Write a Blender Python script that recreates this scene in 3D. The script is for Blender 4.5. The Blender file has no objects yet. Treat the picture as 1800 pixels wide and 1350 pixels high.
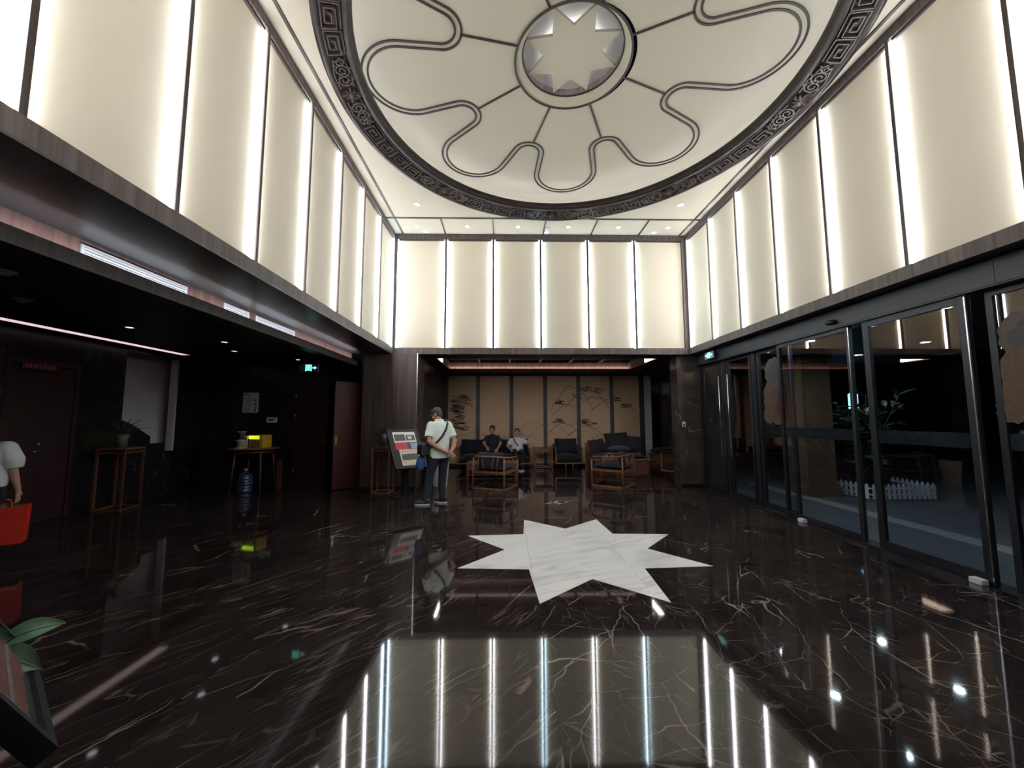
import bpy, bmesh, math, random
from math import sin, cos, pi, radians, sqrt, atan2
from mathutils import Vector, Matrix, noise as mnoise
random.seed(7)
S = bpy.context.scene
COL = S.collection

# ------------------------------------------------------------------ camera, world, exposure
CAM_H = 1.5
cam_d = bpy.data.cameras.new('camera'); cam = bpy.data.objects.new('camera', cam_d); COL.objects.link(cam)
cam_d.sensor_width = 36.0; cam_d.lens = 676.0 / 1800.0 * 36.0; cam_d.clip_start = 0.05
fw = Vector((0.01774868, 0.99592851, 0.0883821)); upv = Vector((0, -0.08839602, 0.99608541))
rt = fw.cross(upv).normalized(); upv = rt.cross(fw).normalized()
cam.matrix_world = Matrix(((rt.x, upv.x, -fw.x, 0), (rt.y, upv.y, -fw.y, 0), (rt.z, upv.z, -fw.z, CAM_H), (0, 0, 0, 1)))
S.camera = cam
W = bpy.data.worlds.new('night'); S.world = W; W.use_nodes = True
W.node_tree.nodes['Background'].inputs[0].default_value = (0.10, 0.14, 0.25, 1)
W.node_tree.nodes['Background'].inputs[1].default_value = 0.012
S.view_settings.view_transform = 'Standard'; S.view_settings.look = 'None'
S.view_settings.exposure = 0.7; S.view_settings.gamma = 1.0; S.view_settings.use_curve_mapping = False
LED = 27.0          # radiance of the white LED strips of the lobby
try:
    S.cycles.use_denoising = True
    S.cycles.max_bounces = 7; S.cycles.diffuse_bounces = 4; S.cycles.glossy_bounces = 4; S.cycles.transparent_max_bounces = 10
    S.cycles.use_adaptive_sampling = True; S.cycles.adaptive_threshold = .03
    S.cycles.sample_clamp_indirect = 6.0; S.cycles.caustics_reflective = False; S.cycles.caustics_refractive = False
except Exception: pass

# ------------------------------------------------------------------ materials
MATS = {}
def newmat(n):
    m = bpy.data.materials.new(n); m.use_nodes = True; MATS[n] = m
    return m, m.node_tree.nodes, m.node_tree.links, m.node_tree.nodes['Principled BSDF']
def plain(n, col, rough=.5, metal=0, spec=None, bump=0, bscale=200, var=0, vscale=3, trans=0, sheen=0):
    m, N, L, B = newmat(n)
    B.inputs['Base Color'].default_value = (*col, 1); B.inputs['Roughness'].default_value = rough; B.inputs['Metallic'].default_value = metal
    if spec is not None: B.inputs['Specular IOR Level'].default_value = spec
    if trans: B.inputs['Transmission Weight'].default_value = trans
    if sheen: B.inputs['Sheen Weight'].default_value = sheen
    tc = N.new('ShaderNodeTexCoord')
    if var:
        nz = N.new('ShaderNodeTexNoise'); nz.inputs['Scale'].default_value = vscale; nz.inputs['Detail'].default_value = 4
        L.new(tc.outputs['Object'], nz.inputs['Vector'])
        rp = N.new('ShaderNodeValToRGB'); L.new(nz.outputs['Fac'], rp.inputs[0])
        rp.color_ramp.elements[0].position = .3; rp.color_ramp.elements[1].position = .7
        rp.color_ramp.elements[0].color = (*[c * (1 - var) for c in col], 1); rp.color_ramp.elements[1].color = (*[min(1, c * (1 + var)) for c in col], 1)
        L.new(rp.outputs[0], B.inputs['Base Color'])
    if bump:
        nb = N.new('ShaderNodeTexNoise'); nb.inputs['Scale'].default_value = bscale; L.new(tc.outputs['Object'], nb.inputs['Vector'])
        bp = N.new('ShaderNodeBump'); bp.inputs['Strength'].default_value = bump; bp.inputs['Distance'].default_value = .002
        L.new(nb.outputs['Fac'], bp.inputs['Height']); L.new(bp.outputs[0], B.inputs['Normal'])
    return m
def emis(n, col, st):
    m, N, L, B = newmat(n)
    B.inputs['Base Color'].default_value = (*col, 1); B.inputs['Emission Color'].default_value = (*col, 1); B.inputs['Emission Strength'].default_value = st
    return m
def wood(n, c0, c1, rough=.45, scale=(30, 30, 1.2), spec=.4):
    m, N, L, B = newmat(n)
    tc = N.new('ShaderNodeTexCoord'); mp = N.new('ShaderNodeMapping'); mp.inputs['Scale'].default_value = scale
    L.new(tc.outputs['Object'], mp.inputs['Vector'])
    nz = N.new('ShaderNodeTexNoise'); nz.inputs['Scale'].default_value = 1; nz.inputs['Detail'].default_value = 6; nz.inputs['Roughness'].default_value = .65; nz.inputs['Distortion'].default_value = .3
    L.new(mp.outputs[0], nz.inputs['Vector'])
    rp = N.new('ShaderNodeValToRGB'); rp.color_ramp.elements[0].position = .32; rp.color_ramp.elements[1].position = .68
    rp.color_ramp.elements[0].color = (*c0, 1); rp.color_ramp.elements[1].color = (*c1, 1)
    L.new(nz.outputs['Fac'], rp.inputs[0])
    oi = N.new('ShaderNodeObjectInfo'); mr = N.new('ShaderNodeMapRange'); mr.inputs[3].default_value = .8; mr.inputs[4].default_value = 1.2
    L.new(oi.outputs['Random'], mr.inputs[0])
    mx = N.new('ShaderNodeMix'); mx.data_type = 'RGBA'; mx.blend_type = 'MULTIPLY'; mx.inputs[0].default_value = 1
    L.new(rp.outputs[0], mx.inputs[6]); L.new(mr.outputs[0], mx.inputs[7]); L.new(mx.outputs[2], B.inputs['Base Color'])
    B.inputs['Roughness'].default_value = rough; B.inputs['Specular IOR Level'].default_value = spec
    bp = N.new('ShaderNodeBump'); bp.inputs['Strength'].default_value = .15; bp.inputs['Distance'].default_value = .002
    L.new(nz.outputs['Fac'], bp.inputs['Height']); L.new(bp.outputs[0], B.inputs['Normal'])
    return m
def marble(n, base, base2, vein, layers, rough=.06, ior=1.55, amount=1.0, bumpy=0):
    """layers: (rotation z deg, scale xyz, noise scale, distortion, vein half width, mask scale, strength)"""
    m, N, L, B = newmat(n)
    tc = N.new('ShaderNodeTexCoord'); geo = N.new('ShaderNodeNewGeometry'); oi = N.new('ShaderNodeObjectInfo')
    wv = N.new('ShaderNodeMath'); wv.operation = 'MULTIPLY'; wv.inputs[1].default_value = 23.0; L.new(oi.outputs['Random'], wv.inputs[0])
    cloud = N.new('ShaderNodeTexNoise'); cloud.noise_dimensions = '4D'; cloud.inputs['Scale'].default_value = 2.4; cloud.inputs["Detail"].default_value = 3
    L.new(geo.outputs['Position'], cloud.inputs['Vector']); L.new(wv.outputs[0], cloud.inputs['W'])
    rb = N.new('ShaderNodeValToRGB'); rb.color_ramp.elements[0].position = .35; rb.color_ramp.elements[1].position = .7
    rb.color_ramp.elements[0].color = (*base, 1); rb.color_ramp.elements[1].color = (*base2, 1); L.new(cloud.outputs['Fac'], rb.inputs[0])
    colr = rb.outputs[0]
    off = N.new('ShaderNodeCombineXYZ'); L.new(wv.outputs[0], off.inputs[2]); L.new(wv.outputs[0], off.inputs[0])
    for i, (rz, sc, ns, dist, hw, ms, st) in enumerate(layers):
        # bend the position a little, turn it to the vein direction, stretch it, and draw the cell borders as thin veins
        wob = N.new('ShaderNodeTexNoise'); wob.inputs['Scale'].default_value = 2.2; wob.inputs['Detail'].default_value = 3; wob.inputs['Roughness'].default_value = .6
        L.new(geo.outputs['Position'], wob.inputs['Vector'])
        wm = N.new('ShaderNodeVectorMath'); wm.operation = 'MULTIPLY_ADD'; wm.inputs[1].default_value = (dist,) * 3; L.new(wob.outputs['Color'], wm.inputs[0]); L.new(geo.outputs['Position'], wm.inputs[2])
        m1 = N.new('ShaderNodeMapping'); m1.inputs['Rotation'].default_value = (0, 0, radians(rz)); L.new(wm.outputs[0], m1.inputs['Vector'])
        m2 = N.new('ShaderNodeMapping'); m2.inputs['Scale'].default_value = sc; L.new(m1.outputs[0], m2.inputs['Vector'])
        ad = N.new('ShaderNodeVectorMath'); ad.operation = 'ADD'; L.new(m2.outputs[0], ad.inputs[0]); L.new(off.outputs[0], ad.inputs[1])
        vo = N.new('ShaderNodeTexVoronoi'); vo.feature = 'DISTANCE_TO_EDGE'; vo.inputs['Scale'].default_value = ns; L.new(ad.outputs[0], vo.inputs['Vector'])
        mk = N.new('ShaderNodeTexNoise'); mk.noise_dimensions = '4D'; mk.inputs['Scale'].default_value = ms; mk.inputs['Detail'].default_value = 2
        L.new(geo.outputs['Position'], mk.inputs['Vector']); L.new(wv.outputs[0], mk.inputs['W'])
        mm = N.new('ShaderNodeMapRange'); mm.inputs[1].default_value = .44; mm.inputs[2].default_value = .66; mm.inputs[3].default_value = .0; mm.inputs[4].default_value = 1
        L.new(mk.outputs['Fac'], mm.inputs[0])
        wd = N.new('ShaderNodeMath'); wd.operation = 'MULTIPLY_ADD'; wd.inputs[1].default_value = hw; wd.inputs[2].default_value = hw * .25; L.new(mm.outputs[0], wd.inputs[0])
        mr = N.new('ShaderNodeMapRange'); mr.inputs[1].default_value = 0; mr.inputs[3].default_value = 1; mr.inputs[4].default_value = 0
        L.new(vo.outputs['Distance'], mr.inputs[0]); L.new(wd.outputs[0], mr.inputs[2])
        ms_ = N.new('ShaderNodeMath'); ms_.operation = 'MULTIPLY'; ms_.inputs[1].default_value = st * amount; L.new(mm.outputs[0], ms_.inputs[0])
        mu = N.new('ShaderNodeMath'); mu.operation = 'MULTIPLY'; L.new(mr.outputs[0], mu.inputs[0]); L.new(ms_.outputs[0], mu.inputs[1])
        mx = N.new('ShaderNodeMix'); mx.data_type = 'RGBA'; L.new(mu.outputs[0], mx.inputs[0]); L.new(colr, mx.inputs[6]); mx.inputs[7].default_value = (*vein, 1)
        colr = mx.outputs[2]
    L.new(colr, B.inputs['Base Color']); B.inputs['Roughness'].default_value = rough; B.inputs['IOR'].default_value = ior
    return m
def glass(n, tint, gloss_tint, ior=1.9, rough=.0, haze=0.0, haze_col=(.02, .025, .03)):
    m, N, L, B = newmat(n)
    N.remove(B); out = N['Material Output']
    tr = N.new('ShaderNodeBsdfTransparent'); tr.inputs[0].default_value = (*tint, 1)
    gl = N.new('ShaderNodeBsdfGlossy'); gl.inputs['Color'].default_value = (*gloss_tint, 1); gl.inputs['Roughness'].default_value = rough
    fr = N.new('ShaderNodeFresnel'); ge = N.new('ShaderNodeNewGeometry'); io = N.new('ShaderNodeMapRange')
    io.inputs[3].default_value = ior; io.inputs[4].default_value = 1 / ior; L.new(ge.outputs['Backfacing'], io.inputs[0]); L.new(io.outputs[0], fr.inputs[0])   # same reflectance on both faces of the pane
    mx = N.new('ShaderNodeMixShader'); L.new(fr.outputs[0], mx.inputs[0]); L.new(tr.outputs[0], mx.inputs[1]); L.new(gl.outputs[0], mx.inputs[2])
    last = mx.outputs[0]
    if haze:
        df = N.new('ShaderNodeBsdfDiffuse'); df.inputs[0].default_value = (*haze_col, 1)
        m2 = N.new('ShaderNodeMixShader'); m2.inputs[0].default_value = haze; L.new(last, m2.inputs[1]); L.new(df.outputs[0], m2.inputs[2]); last = m2.outputs[0]
    L.new(last, out.inputs[0])
    return m

plain('cream', (.58, .525, .42), .75, bump=.15, bscale=600)
plain('ceiling_paint', (.47, .43, .355), .85, bump=.06, bscale=300)
plain('white_paint', (.75, .74, .73), .7, var=.03)
plain('stair_white', (.5, .48, .5), .8, var=.05)
wood('wenge', (.030, .022, .020), (.075, .056, .050), .5)
wood('panel_wood', (.040, .029, .025), (.095, .070, .062), .5, scale=(22, 22, .7))
wood('fascia_wood', (.05, .038, .035), (.12, .095, .088), .55, scale=(26, 26, .9))
wood('carved_wood', (.010, .006, .0055), (.024, .016, .014), .45, scale=(8, 8, 8), spec=.25)
wood('line_wood', (.022, .015, .012), (.04, .028, .024), .5, scale=(5, 5, 5))
wood('cove_wood', (.16, .09, .075), (.32, .19, .16), .5, scale=(18, 14, .9))
wood('medallion_wood', (.10, .075, .07), (.2, .155, .15), .5, scale=(30, 30, 1.2))
wood('carved_motif', (.040, .028, .025), (.075, .055, .05), .34, scale=(8, 8, 8), spec=.5)  # lighter than carved_wood: highlights on the raised carving are put into the colour
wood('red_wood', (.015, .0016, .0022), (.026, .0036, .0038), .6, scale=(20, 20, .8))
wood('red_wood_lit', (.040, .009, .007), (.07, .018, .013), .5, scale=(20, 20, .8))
wood('teak', (.13, .058, .03), (.25, .12, .066), .42, scale=(25, 25, 3))
wood('teak_dark', (.09, .036, .022), (.16, .066, .04), .42, scale=(25, 25, 3))
plain('black_metal', (.012, .013, .017), .35, .3)
plain('frame_metal', (.018, .019, .025), .42, .3)
plain('header_metal', (.028, .029, .035), .45, .3)
plain('soffit_dark', (.05, .05, .053), .30, .35, spec=1.0)
plain('soffit_black', (.014, .013, .014), .5)
plain('silver', (.6, .6, .62), .25, 1)
plain('brass', (.6, .45, .2), .3, 1)
plain('vent_white', (.8, .8, .82), .5)
plain('black_gap', (.006, .006, .007), .8)
plain('navy', (.0028, .0036, .0105), .85, bump=.3, bscale=250, var=.15, sheen=.1)
plain('navy_light', (.006, .0085, .022), .85, bump=.3, bscale=250, var=.15, sheen=.1)
plain('screen_cloth', (.56, .40, .275), .85, bump=.1, bscale=500, var=.06, vscale=1.5)
plain('screen_ink', (.13, .085, .055), .9)
plain('screen_ink_pale', (.24, .165, .11), .9)
plain('screen_post', (.05, .045, .047), .5)
plain('curtain', (.55, .53, .56), .9)
plain('leaf', (.035, .075, .035), .45, var=.35, vscale=6)
plain('leaf_grey', (.05, .065, .055), .5, var=.3, vscale=8)
plain('leaf_big', (.06, .13, .075), .38, var=.4, vscale=9)
plain('stem', (.10, .11, .06), .6)
plain('pot_grey', (.09, .085, .08), .6)
plain('pot_white', (.62, .62, .62), .5)
plain('soil', (.02, .014, .01), .95)
plain('skin', (.42, .21, .14), .5, var=.08, vscale=20)
plain('skin_pale', (.48, .27, .2), .5, var=.08, vscale=20)
plain('hair_grey', (.045, .042, .040), .55, bump=.6, bscale=160, var=.35, vscale=40)
plain('hair_black', (.010, .009, .010), .45, bump=.5, bscale=160)
plain('shirt_mint', (.74, .82, .77), .8, bump=.25, bscale=30, var=.05, vscale=5)
plain('shirt_navy', (.012, .014, .03), .85, bump=.25, bscale=30)
plain('shirt_white', (.66, .66, .70), .8, bump=.25, bscale=30, var=.06, vscale=5)
plain('trousers', (.014, .018, .034), .85, bump=.3, bscale=25, var=.2, vscale=8)
plain('trousers_black', (.008, .008, .011), .85, bump=.3, bscale=25)
plain('shoe_dark', (.02, .022, .03), .6)
plain('sole', (.6, .6, .6), .6)
plain('strap', (.04, .045, .05), .7)
plain('bag_black', (.015, .016, .022), .55, bump=.4, bscale=30)
plain('bag_blue', (.02, .10, .30), .45, bump=.4, bscale=12, var=.2)
plain('bag_red', (.62, .028, .015), .5, var=.12, vscale=6)
plain('eye', (.01, .008, .008), .3)
plain('lip', (.30, .10, .09), .5)
plain('yellow', (.55, .33, .01), .45, var=.08)
plain('yellow_dark', (.30, .17, .02), .5)
emis('lcd', (.55, 1.0, .02), 1.1)
plain('cream_plastic', (.55, .50, .46), .45)
plain('jug', (.06, .10, .20), .12, trans=.35, spec=.8)
plain('jug_cap', (.25, .3, .42), .4)
plain('paper', (.62, .60, .68), .7)
plain('print_grey', (.12, .11, .13), .8)
plain('print_red', (.45, .03, .035), .7)
plain('print_pink', (.62, .10, .10), .6)
plain('photo_cream', (.66, .56, .44), .5)
plain('photo_white', (.68, .66, .66), .5)
plain('photo_dark', (.10, .085, .085), .5, var=.6, vscale=40)
plain('photo_blue', (.32, .33, .48), .5, var=.4, vscale=30)
plain('photo_red', (.60, .05, .07), .5)
plain('photo_rust', (.085, .028, .02), .5, var=.4, vscale=20)
plain('poster_cover', (.05, .05, .055), .15)
plain('sticker_cream', (0.066, 0.053, 0.040), .6, var=.2, vscale=20)
plain('sticker_tan', (0.079, 0.043, 0.023), .6, var=.2, vscale=20)
plain('sticker_red', (0.086, 0.008, 0.010), .6, var=.3, vscale=25)
plain('sticker_grey', (0.037, 0.037, 0.038), .6, var=.2, vscale=20)
plain('plate_red', (.10, .006, .012), .6)
plain('plate_text', (.42, .16, .2), .6)
plain('dark_stone', (.010, .010, .013), .35)
plain('pavement', (.05, .058, .07), .8, var=.25, vscale=9, bump=.4, bscale=60)
plain('pavement_light', (.17, .175, .185), .8, var=.15, vscale=9)
plain('outer_wall', (.11, .07, .035), .8, var=.15, vscale=2)
plain('canopy', (.03, .03, .033), .7)
plain('picket', (.55, .57, .62), .6)
emis('led', (.93, .96, 1.0), LED)
emis('led_cool', (.62, .84, 1.0), LED)
emis('led_warm', (1.0, .93, .80), LED)
emis('cove_led', (.92, .96, 1.0), 10.0)
emis('medallion_led', (.88, .92, 1.0), 6.5)
emis('side_cove_led', (.86, .92, 1.0), 15.0)
emis('lounge_led', (1.0, .90, .84), 14.0)
emis('pink_strip', (1.0, .72, .74), .55)
emis('lamp_on', (1.0, .97, .88), 14.0)
emis('lamp_out', (.80, .97, 1.0), 95.0)
emis('lamp_off', (.75, .78, .85), 2.5)
emis('exit_green', (.05, .62, .55), .75)
emis('exit_white', (.45, .95, .88), .8)
emis('blue_sign', (.22, .62, 1.0), 2.2)
emis('blue_spot', (.1, .25, 1.0), 1.6)
emis('tiny_light', (1.0, .8, .6), .5)
plain('exit_body', (.035, .037, .04), .5)
plain('exit_body_grey', (.25, .25, .26), .5)
plain('detector', (.62, .60, .57), .5)
glass('door_glass', (.88, .92, .97), (1.0, .80, .64), 1.55)
glass('side_glass', (.45, .5, .6), (.8, .85, 1.0), 1.5)
glass('band_film', (.42, .50, .55), (.6, .7, .8), 1.4, .3, .35, (.03, .04, .05))
glass('mirror_panel', (.0, .0, .0), (.55, .5, .5), 6.0, .06)
marble('floor_marble_a', (.017, .012, .0118), (.030, .0215, .021), (.40, .33, .29),
       [(-50, (.26, 1.5, 1), 1.0, .20, .0085, .8, .85), (-55, (.40, 3.0, 1), 1.2, .18, .013, 1.5, .5), (-47, (.7, 7, 1), 1.4, .16, .030, 2.2, .28), (-53, (1.2, 13, 1), 1.4, .12, .05, 3.0, .16)], .045, 1.45)
marble('floor_marble_b', (.017, .0125, .012), (.030, .0225, .022), (.40, .34, .30),
       [(-105, (.36, 1.0, 1), 1.0, .20, .0065, .8, .95), (-62, (.6, 2.0, 1), 1.2, .20, .010, 1.6, .62), (-10, (1.4, 3.2, 1), 1.6, .14, .016, 2.2, .40), (-130, (2.6, 6, 1), 1.8, .12, .03, 2.6, .28)], .045, 1.45)
marble('wall_marble', (.0085, .0075, .0085), (.018, .015, .016), (.22, .19, .18),
       [(0, (1.4, 1.4, .6), 1.0, .5, .008, 1.0, .9), (0, (2.6, 2.6, 1.2), 1.3, .4, .014, 1.7, .5)], .28, 1.42)
marble('pillar_marble', (.05, .038, .033), (.085, .066, .057), (.42, .36, .31),
       [(0, (1.2, 1.2, .6), 1.0, .5, .008, 1.0, .8), (0, (2.6, 2.6, 1.2), 1.3, .4, .016, 1.7, .4)], .12, 1.5)
marble('white_marble', (.83, .83, .84), (.90, .90, .90), (.46, .47, .50),
       [(-20, (.16, 1.7, 1), 1.2, .25, .15, .9, .75), (-24, (.3, 4.0, 1), 1.4, .2, .09, 1.4, .6), (-16, (.5, 9, 1), 1.4, .15, .10, 2.5, .4)], .09, 1.5)

# ------------------------------------------------------------------ mesh helpers
class MB:
    def __init__(s): s.v = []; s.f = []; s.sm = []
    def add(s, vs, fs, smooth=False):
        o = len(s.v); s.v += [tuple(v) for v in vs]
        for f in fs: s.f.append(tuple(i + o for i in f)); s.sm.append(smooth)
        return s
    def box(s, x0, x1, y0, y1, z0, z1):
        if x0 > x1: x0, x1 = x1, x0
        if y0 > y1: y0, y1 = y1, y0
        if z0 > z1: z0, z1 = z1, z0
        return s.add([(x0, y0, z0), (x1, y0, z0), (x1, y1, z0), (x0, y1, z0), (x0, y0, z1), (x1, y0, z1), (x1, y1, z1), (x0, y1, z1)],
                     [(0, 3, 2, 1), (4, 5, 6, 7), (0, 1, 5, 4), (1, 2, 6, 5), (2, 3, 7, 6), (3, 0, 4, 7)])
    def cbox(s, c, d): return s.box(c[0] - d[0] / 2, c[0] + d[0] / 2, c[1] - d[1] / 2, c[1] + d[1] / 2, c[2] - d[2] / 2, c[2] + d[2] / 2)
    def prism(s, poly, z0, z1):
        n = len(poly)
        a = sum(poly[i][0] * poly[(i + 1) % n][1] - poly[(i + 1) % n][0] * poly[i][1] for i in range(n))
        if a < 0: poly = poly[::-1]
        vs = [(x, y, z0) for x, y in poly] + [(x, y, z1) for x, y in poly]
        fs = [tuple(range(n - 1, -1, -1)), tuple(range(n, 2 * n))] + [(i, (i + 1) % n, n + (i + 1) % n, n + i) for i in range(n)]
        return s.add(vs, fs)
    def tube(s, path, r, n=8, closed=False, caps=True, flat=None):
        P = [Vector(p) for p in path]; m = len(P)
        rr = r if isinstance(r, (list, tuple)) else [r] * m
        T = []
        for i in range(m):
            if closed: d = P[(i + 1) % m] - P[i - 1]
            else: d = P[min(i + 1, m - 1)] - P[max(i - 1, 0)]
            T.append(d.normalized() if d.length > 1e-9 else Vector((0, 0, 1)))
        a = Vector((0, 0, 1)) if abs(T[0].z) < .9 else Vector((1, 0, 0))
        u = (a - T[0] * a.dot(T[0])).normalized(); vs = []
        for i in range(m):
            u = u - T[i] * u.dot(T[i])
            u = u.normalized() if u.length > 1e-6 else T[i].orthogonal().normalized()
            w = T[i].cross(u)
            for k in range(n):
                t = 2 * pi * k / n
                vs.append(P[i] + (u * cos(t) + w * sin(t)) * rr[i])
        fs = []
        for i in range(m if closed else m - 1):
            j = (i + 1) % m
            for k in range(n): fs.append((i * n + k, i * n + (k + 1) % n, j * n + (k + 1) % n, j * n + k))
        if caps and not closed: fs += [tuple(range(n - 1, -1, -1)), tuple((m - 1) * n + k for k in range(n))]
        return s.add(vs, fs, True)
    def cyl(s, p0, p1, r0, r1=None, n=16): return s.tube([p0, p1], [r0, r0 if r1 is None else r1], n)
    def ribbon(s, path, w, t, nrm=(0, 0, 1), closed=False):
        """rectangular bar swept along path: width w across, thickness t along -nrm from path"""
        P = [Vector(p) for p in path]; m = len(P); nn = Vector(nrm).normalized(); vs = []
        for i in range(m):
            d = (P[(i + 1) % m] - P[i - 1]) if closed else (P[min(i + 1, m - 1)] - P[max(i - 1, 0)])
            c = d.cross(nn).normalized() * (w / 2)
            vs += [P[i] - c, P[i] + c, P[i] + c - nn * t, P[i] - c - nn * t]
        fs = []
        for i in range(m if closed else m - 1):
            j = (i + 1) % m
            for k in range(4): fs.append((i * 4 + k, i * 4 + (k + 1) % 4, j * 4 + (k + 1) % 4, j * 4 + k))
        if not closed: fs += [(3, 2, 1, 0), tuple((m - 1) * 4 + k for k in range(4))]
        return s.add(vs, fs)
    def lathe(s, prof, c=(0, 0, 0), n=32, a0=0, a1=2 * pi, smooth=True):
        full = abs(a1 - a0 - 2 * pi) < 1e-6; k = n if full else n + 1; vs = []
        for r, z in prof:
            for i in range(k):
                t = a0 + (a1 - a0) * i / n; vs.append((c[0] + r * cos(t), c[1] + r * sin(t), c[2] + z))
        fs = []
        for j in range(len(prof) - 1):
            for i in range(n):
                i2 = (i + 1) % k; fs.append((j * k + i, j * k + i2, (j + 1) * k + i2, (j + 1) * k + i))
        return s.add(vs, fs, smooth)
    def ell(s, c, r, n=12, m=8, rot=None):
        vs = []; R = rot or Matrix.Identity(3); C = Vector(c)
        for j in range(m + 1):
            p = -pi / 2 + pi * j / m
            for i in range(n):
                t = 2 * pi * i / n; vs.append(C + R @ Vector((r[0] * cos(p) * cos(t), r[1] * cos(p) * sin(t), r[2] * sin(p))))
        fs = [(j * n + i, j * n + (i + 1) % n, (j + 1) * n + (i + 1) % n, (j + 1) * n + i) for j in range(m) for i in range(n)]
        return s.add(vs, fs, True)
    def loft(s, secs, n=20):
        """stacked horizontal ellipses (cx, cy, z, rx, ry) with caps"""
        vs = []
        for cx, cy, z, rx, ry in secs:
            for i in range(n):
                t = 2 * pi * i / n; vs.append((cx + rx * cos(t), cy + ry * sin(t), z))
        m = len(secs)
        fs = [(j * n + i, j * n + (i + 1) % n, (j + 1) * n + (i + 1) % n, (j + 1) * n + i) for j in range(m - 1) for i in range(n)]
        fs += [tuple(range(n - 1, -1, -1)), tuple((m - 1) * n + i for i in range(n))]
        return s.add(vs, fs, True)
    def cushion(s, c, d, rot=None, n=10, puff=1.0):
        """soft pillow: super-ellipsoid slab"""
        vs = []; R = rot or Matrix.Identity(3); C = Vector(c); fs = []
        for sgn in (-1, 1):
            base = len(vs)
            for j in range(n + 1):
                for i in range(n + 1):
                    a, b = -1 + 2 * i / n, -1 + 2 * j / n
                    h = ((1 - abs(a) ** 3.2) * (1 - abs(b) ** 3.2)) ** .42
                    pin = 1 - .05 * puff * (1 - abs(a) ** 2) * abs(b) ** 4 ; pin2 = 1 - .05 * puff * (1 - abs(b) ** 2) * abs(a) ** 4
                    vs.append(C + R @ Vector((a * d[0] / 2 * pin2, b * d[1] / 2 * pin, sgn * h * d[2] / 2)))
            for j in range(n):
                for i in range(n):
                    q = (base + j * (n + 1) + i, base + j * (n + 1) + i + 1, base + (j + 1) * (n + 1) + i + 1, base + (j + 1) * (n + 1) + i)
                    fs.append(q if sgn > 0 else q[::-1])
        return s.add(vs, fs, True)
    def xf(s, M):
        s.v = [tuple(M @ Vector(v)) for v in s.v]; return s
    def mesh(s, name):
        me = bpy.data.meshes.new(name); me.from_pydata(s.v, [], s.f); me.update()
        me.polygons.foreach_set('use_smooth', s.sm); return me
def O(name, mb, mat=None, parent=None, loc=None, rz=None, bevel=0, seg=2):
    me = mb.mesh(name) if isinstance(mb, MB) else mb
    if mat and not me.materials: me.materials.append(MATS[mat])
    o = bpy.data.objects.new(name, me); COL.objects.link(o)
    if parent: o.parent = parent
    if loc is not None: o.location = loc
    if rz is not None: o.rotation_euler = (0, 0, rz)
    if bevel:
        b = o.modifiers.new('bevel', 'BEVEL'); b.width = bevel; b.segments = seg; b.limit_method = 'ANGLE'
    return o
def tag(o, label, cat, group=None, kind=None):
    o['label'] = label; o['category'] = cat
    if group: o['group'] = group
    if kind: o['kind'] = kind
    return o
def empty(name, loc=(0, 0, 0), rz=0):
    o = bpy.data.objects.new(name, None); COL.objects.link(o); o.location = loc; o.rotation_euler = (0, 0, rz); o.empty_display_size = .1
    return o
def thing(name, label, cat, loc=(0, 0, 0), rz=0, group=None, kind=None):
    return tag(empty(name, loc, rz), label, cat, group, kind)
def struct(name, mb, mat, label, cat, **k): return tag(O(name, mb, mat, **k), label, cat, kind='structure')
def remesh(name, mb, voxel, mat, parent=None, smooth=3, factor=.5):
    me = mb.mesh(name + '_src'); t = bpy.data.objects.new(name + '_tmp', me); COL.objects.link(t)
    r = t.modifiers.new('r', 'REMESH'); r.mode = 'VOXEL'; r.voxel_size = voxel; r.use_smooth_shade = True
    if smooth:
        q = t.modifiers.new('s', 'SMOOTH'); q.iterations = smooth; q.factor = factor
    dg = bpy.context.evaluated_depsgraph_get(); e = t.evaluated_get(dg)
    out = bpy.data.meshes.new_from_object(e); out.name = name
    bpy.data.objects.remove(t); bpy.data.meshes.remove(me)
    for p in out.polygons: p.use_smooth = True
    out.materials.clear()
    return O(name, out, mat, parent)
def B(*a): return MB().box(*a)
def copy_tree(o, parent=None):
    c = o.copy(); COL.objects.link(c); c.parent = parent
    for ch in o.children: copy_tree(ch, c)
    return c

# ------------------------------------------------------------------ geometry constants of the place
XL, XR, YB, YF = -2.52, 4.16, 8.45, 0.65        # upper lobby box
ZB, ZP0, ZP1, ZC = 2.905, 3.045, 5.54, 5.66      # fascia bottom, panel bottom, panel top, ceiling
XG = 4.40                                        # glass front
LX, LY, LZ = -6.75, 8.85, 2.79                   # side zone: left wall, end wall, ceiling
SX, SY = .816, 4.55                              # star on the floor
DX, DY = .93, 4.56                               # ceiling circle centre
QX, QY = .87, 4.56                               # centre of the dish ornament

# ------------------------------------------------------------------ floor
fl = struct('floor', B(-6.95, 4.48, -3.0, 12.35, -.08, -.006), 'floor_marble_b', 'polished dark brown marble floor of the hotel lobby', 'floor')
tw = .99
xs = [-6.85] + [.26 + tw * k for k in range(-7, 5)] + [4.44]
ys = [SY - 1.32 + tw * k for k in range(-5, 10)]; ys = [y for y in ys if y < 12.3] + [12.33]
cache = {}
for i in range(len(xs) - 1):
    for j in range(len(ys) - 1):
        w, d = xs[i + 1] - xs[i], ys[j + 1] - ys[j]; m = 'floor_marble_a' if xs[i] + w / 2 < .2 else 'floor_marble_b'
        key = (round(w, 3), round(d, 3), m)
        if key not in cache:
            me = B(.0008, w - .0008, .0008, d - .0008, -.006, 0).mesh('tile'); me.materials.append(MATS[m]); cache[key] = me
        O('tile', cache[key], None, fl, (xs[i], ys[j], 0))
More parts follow.
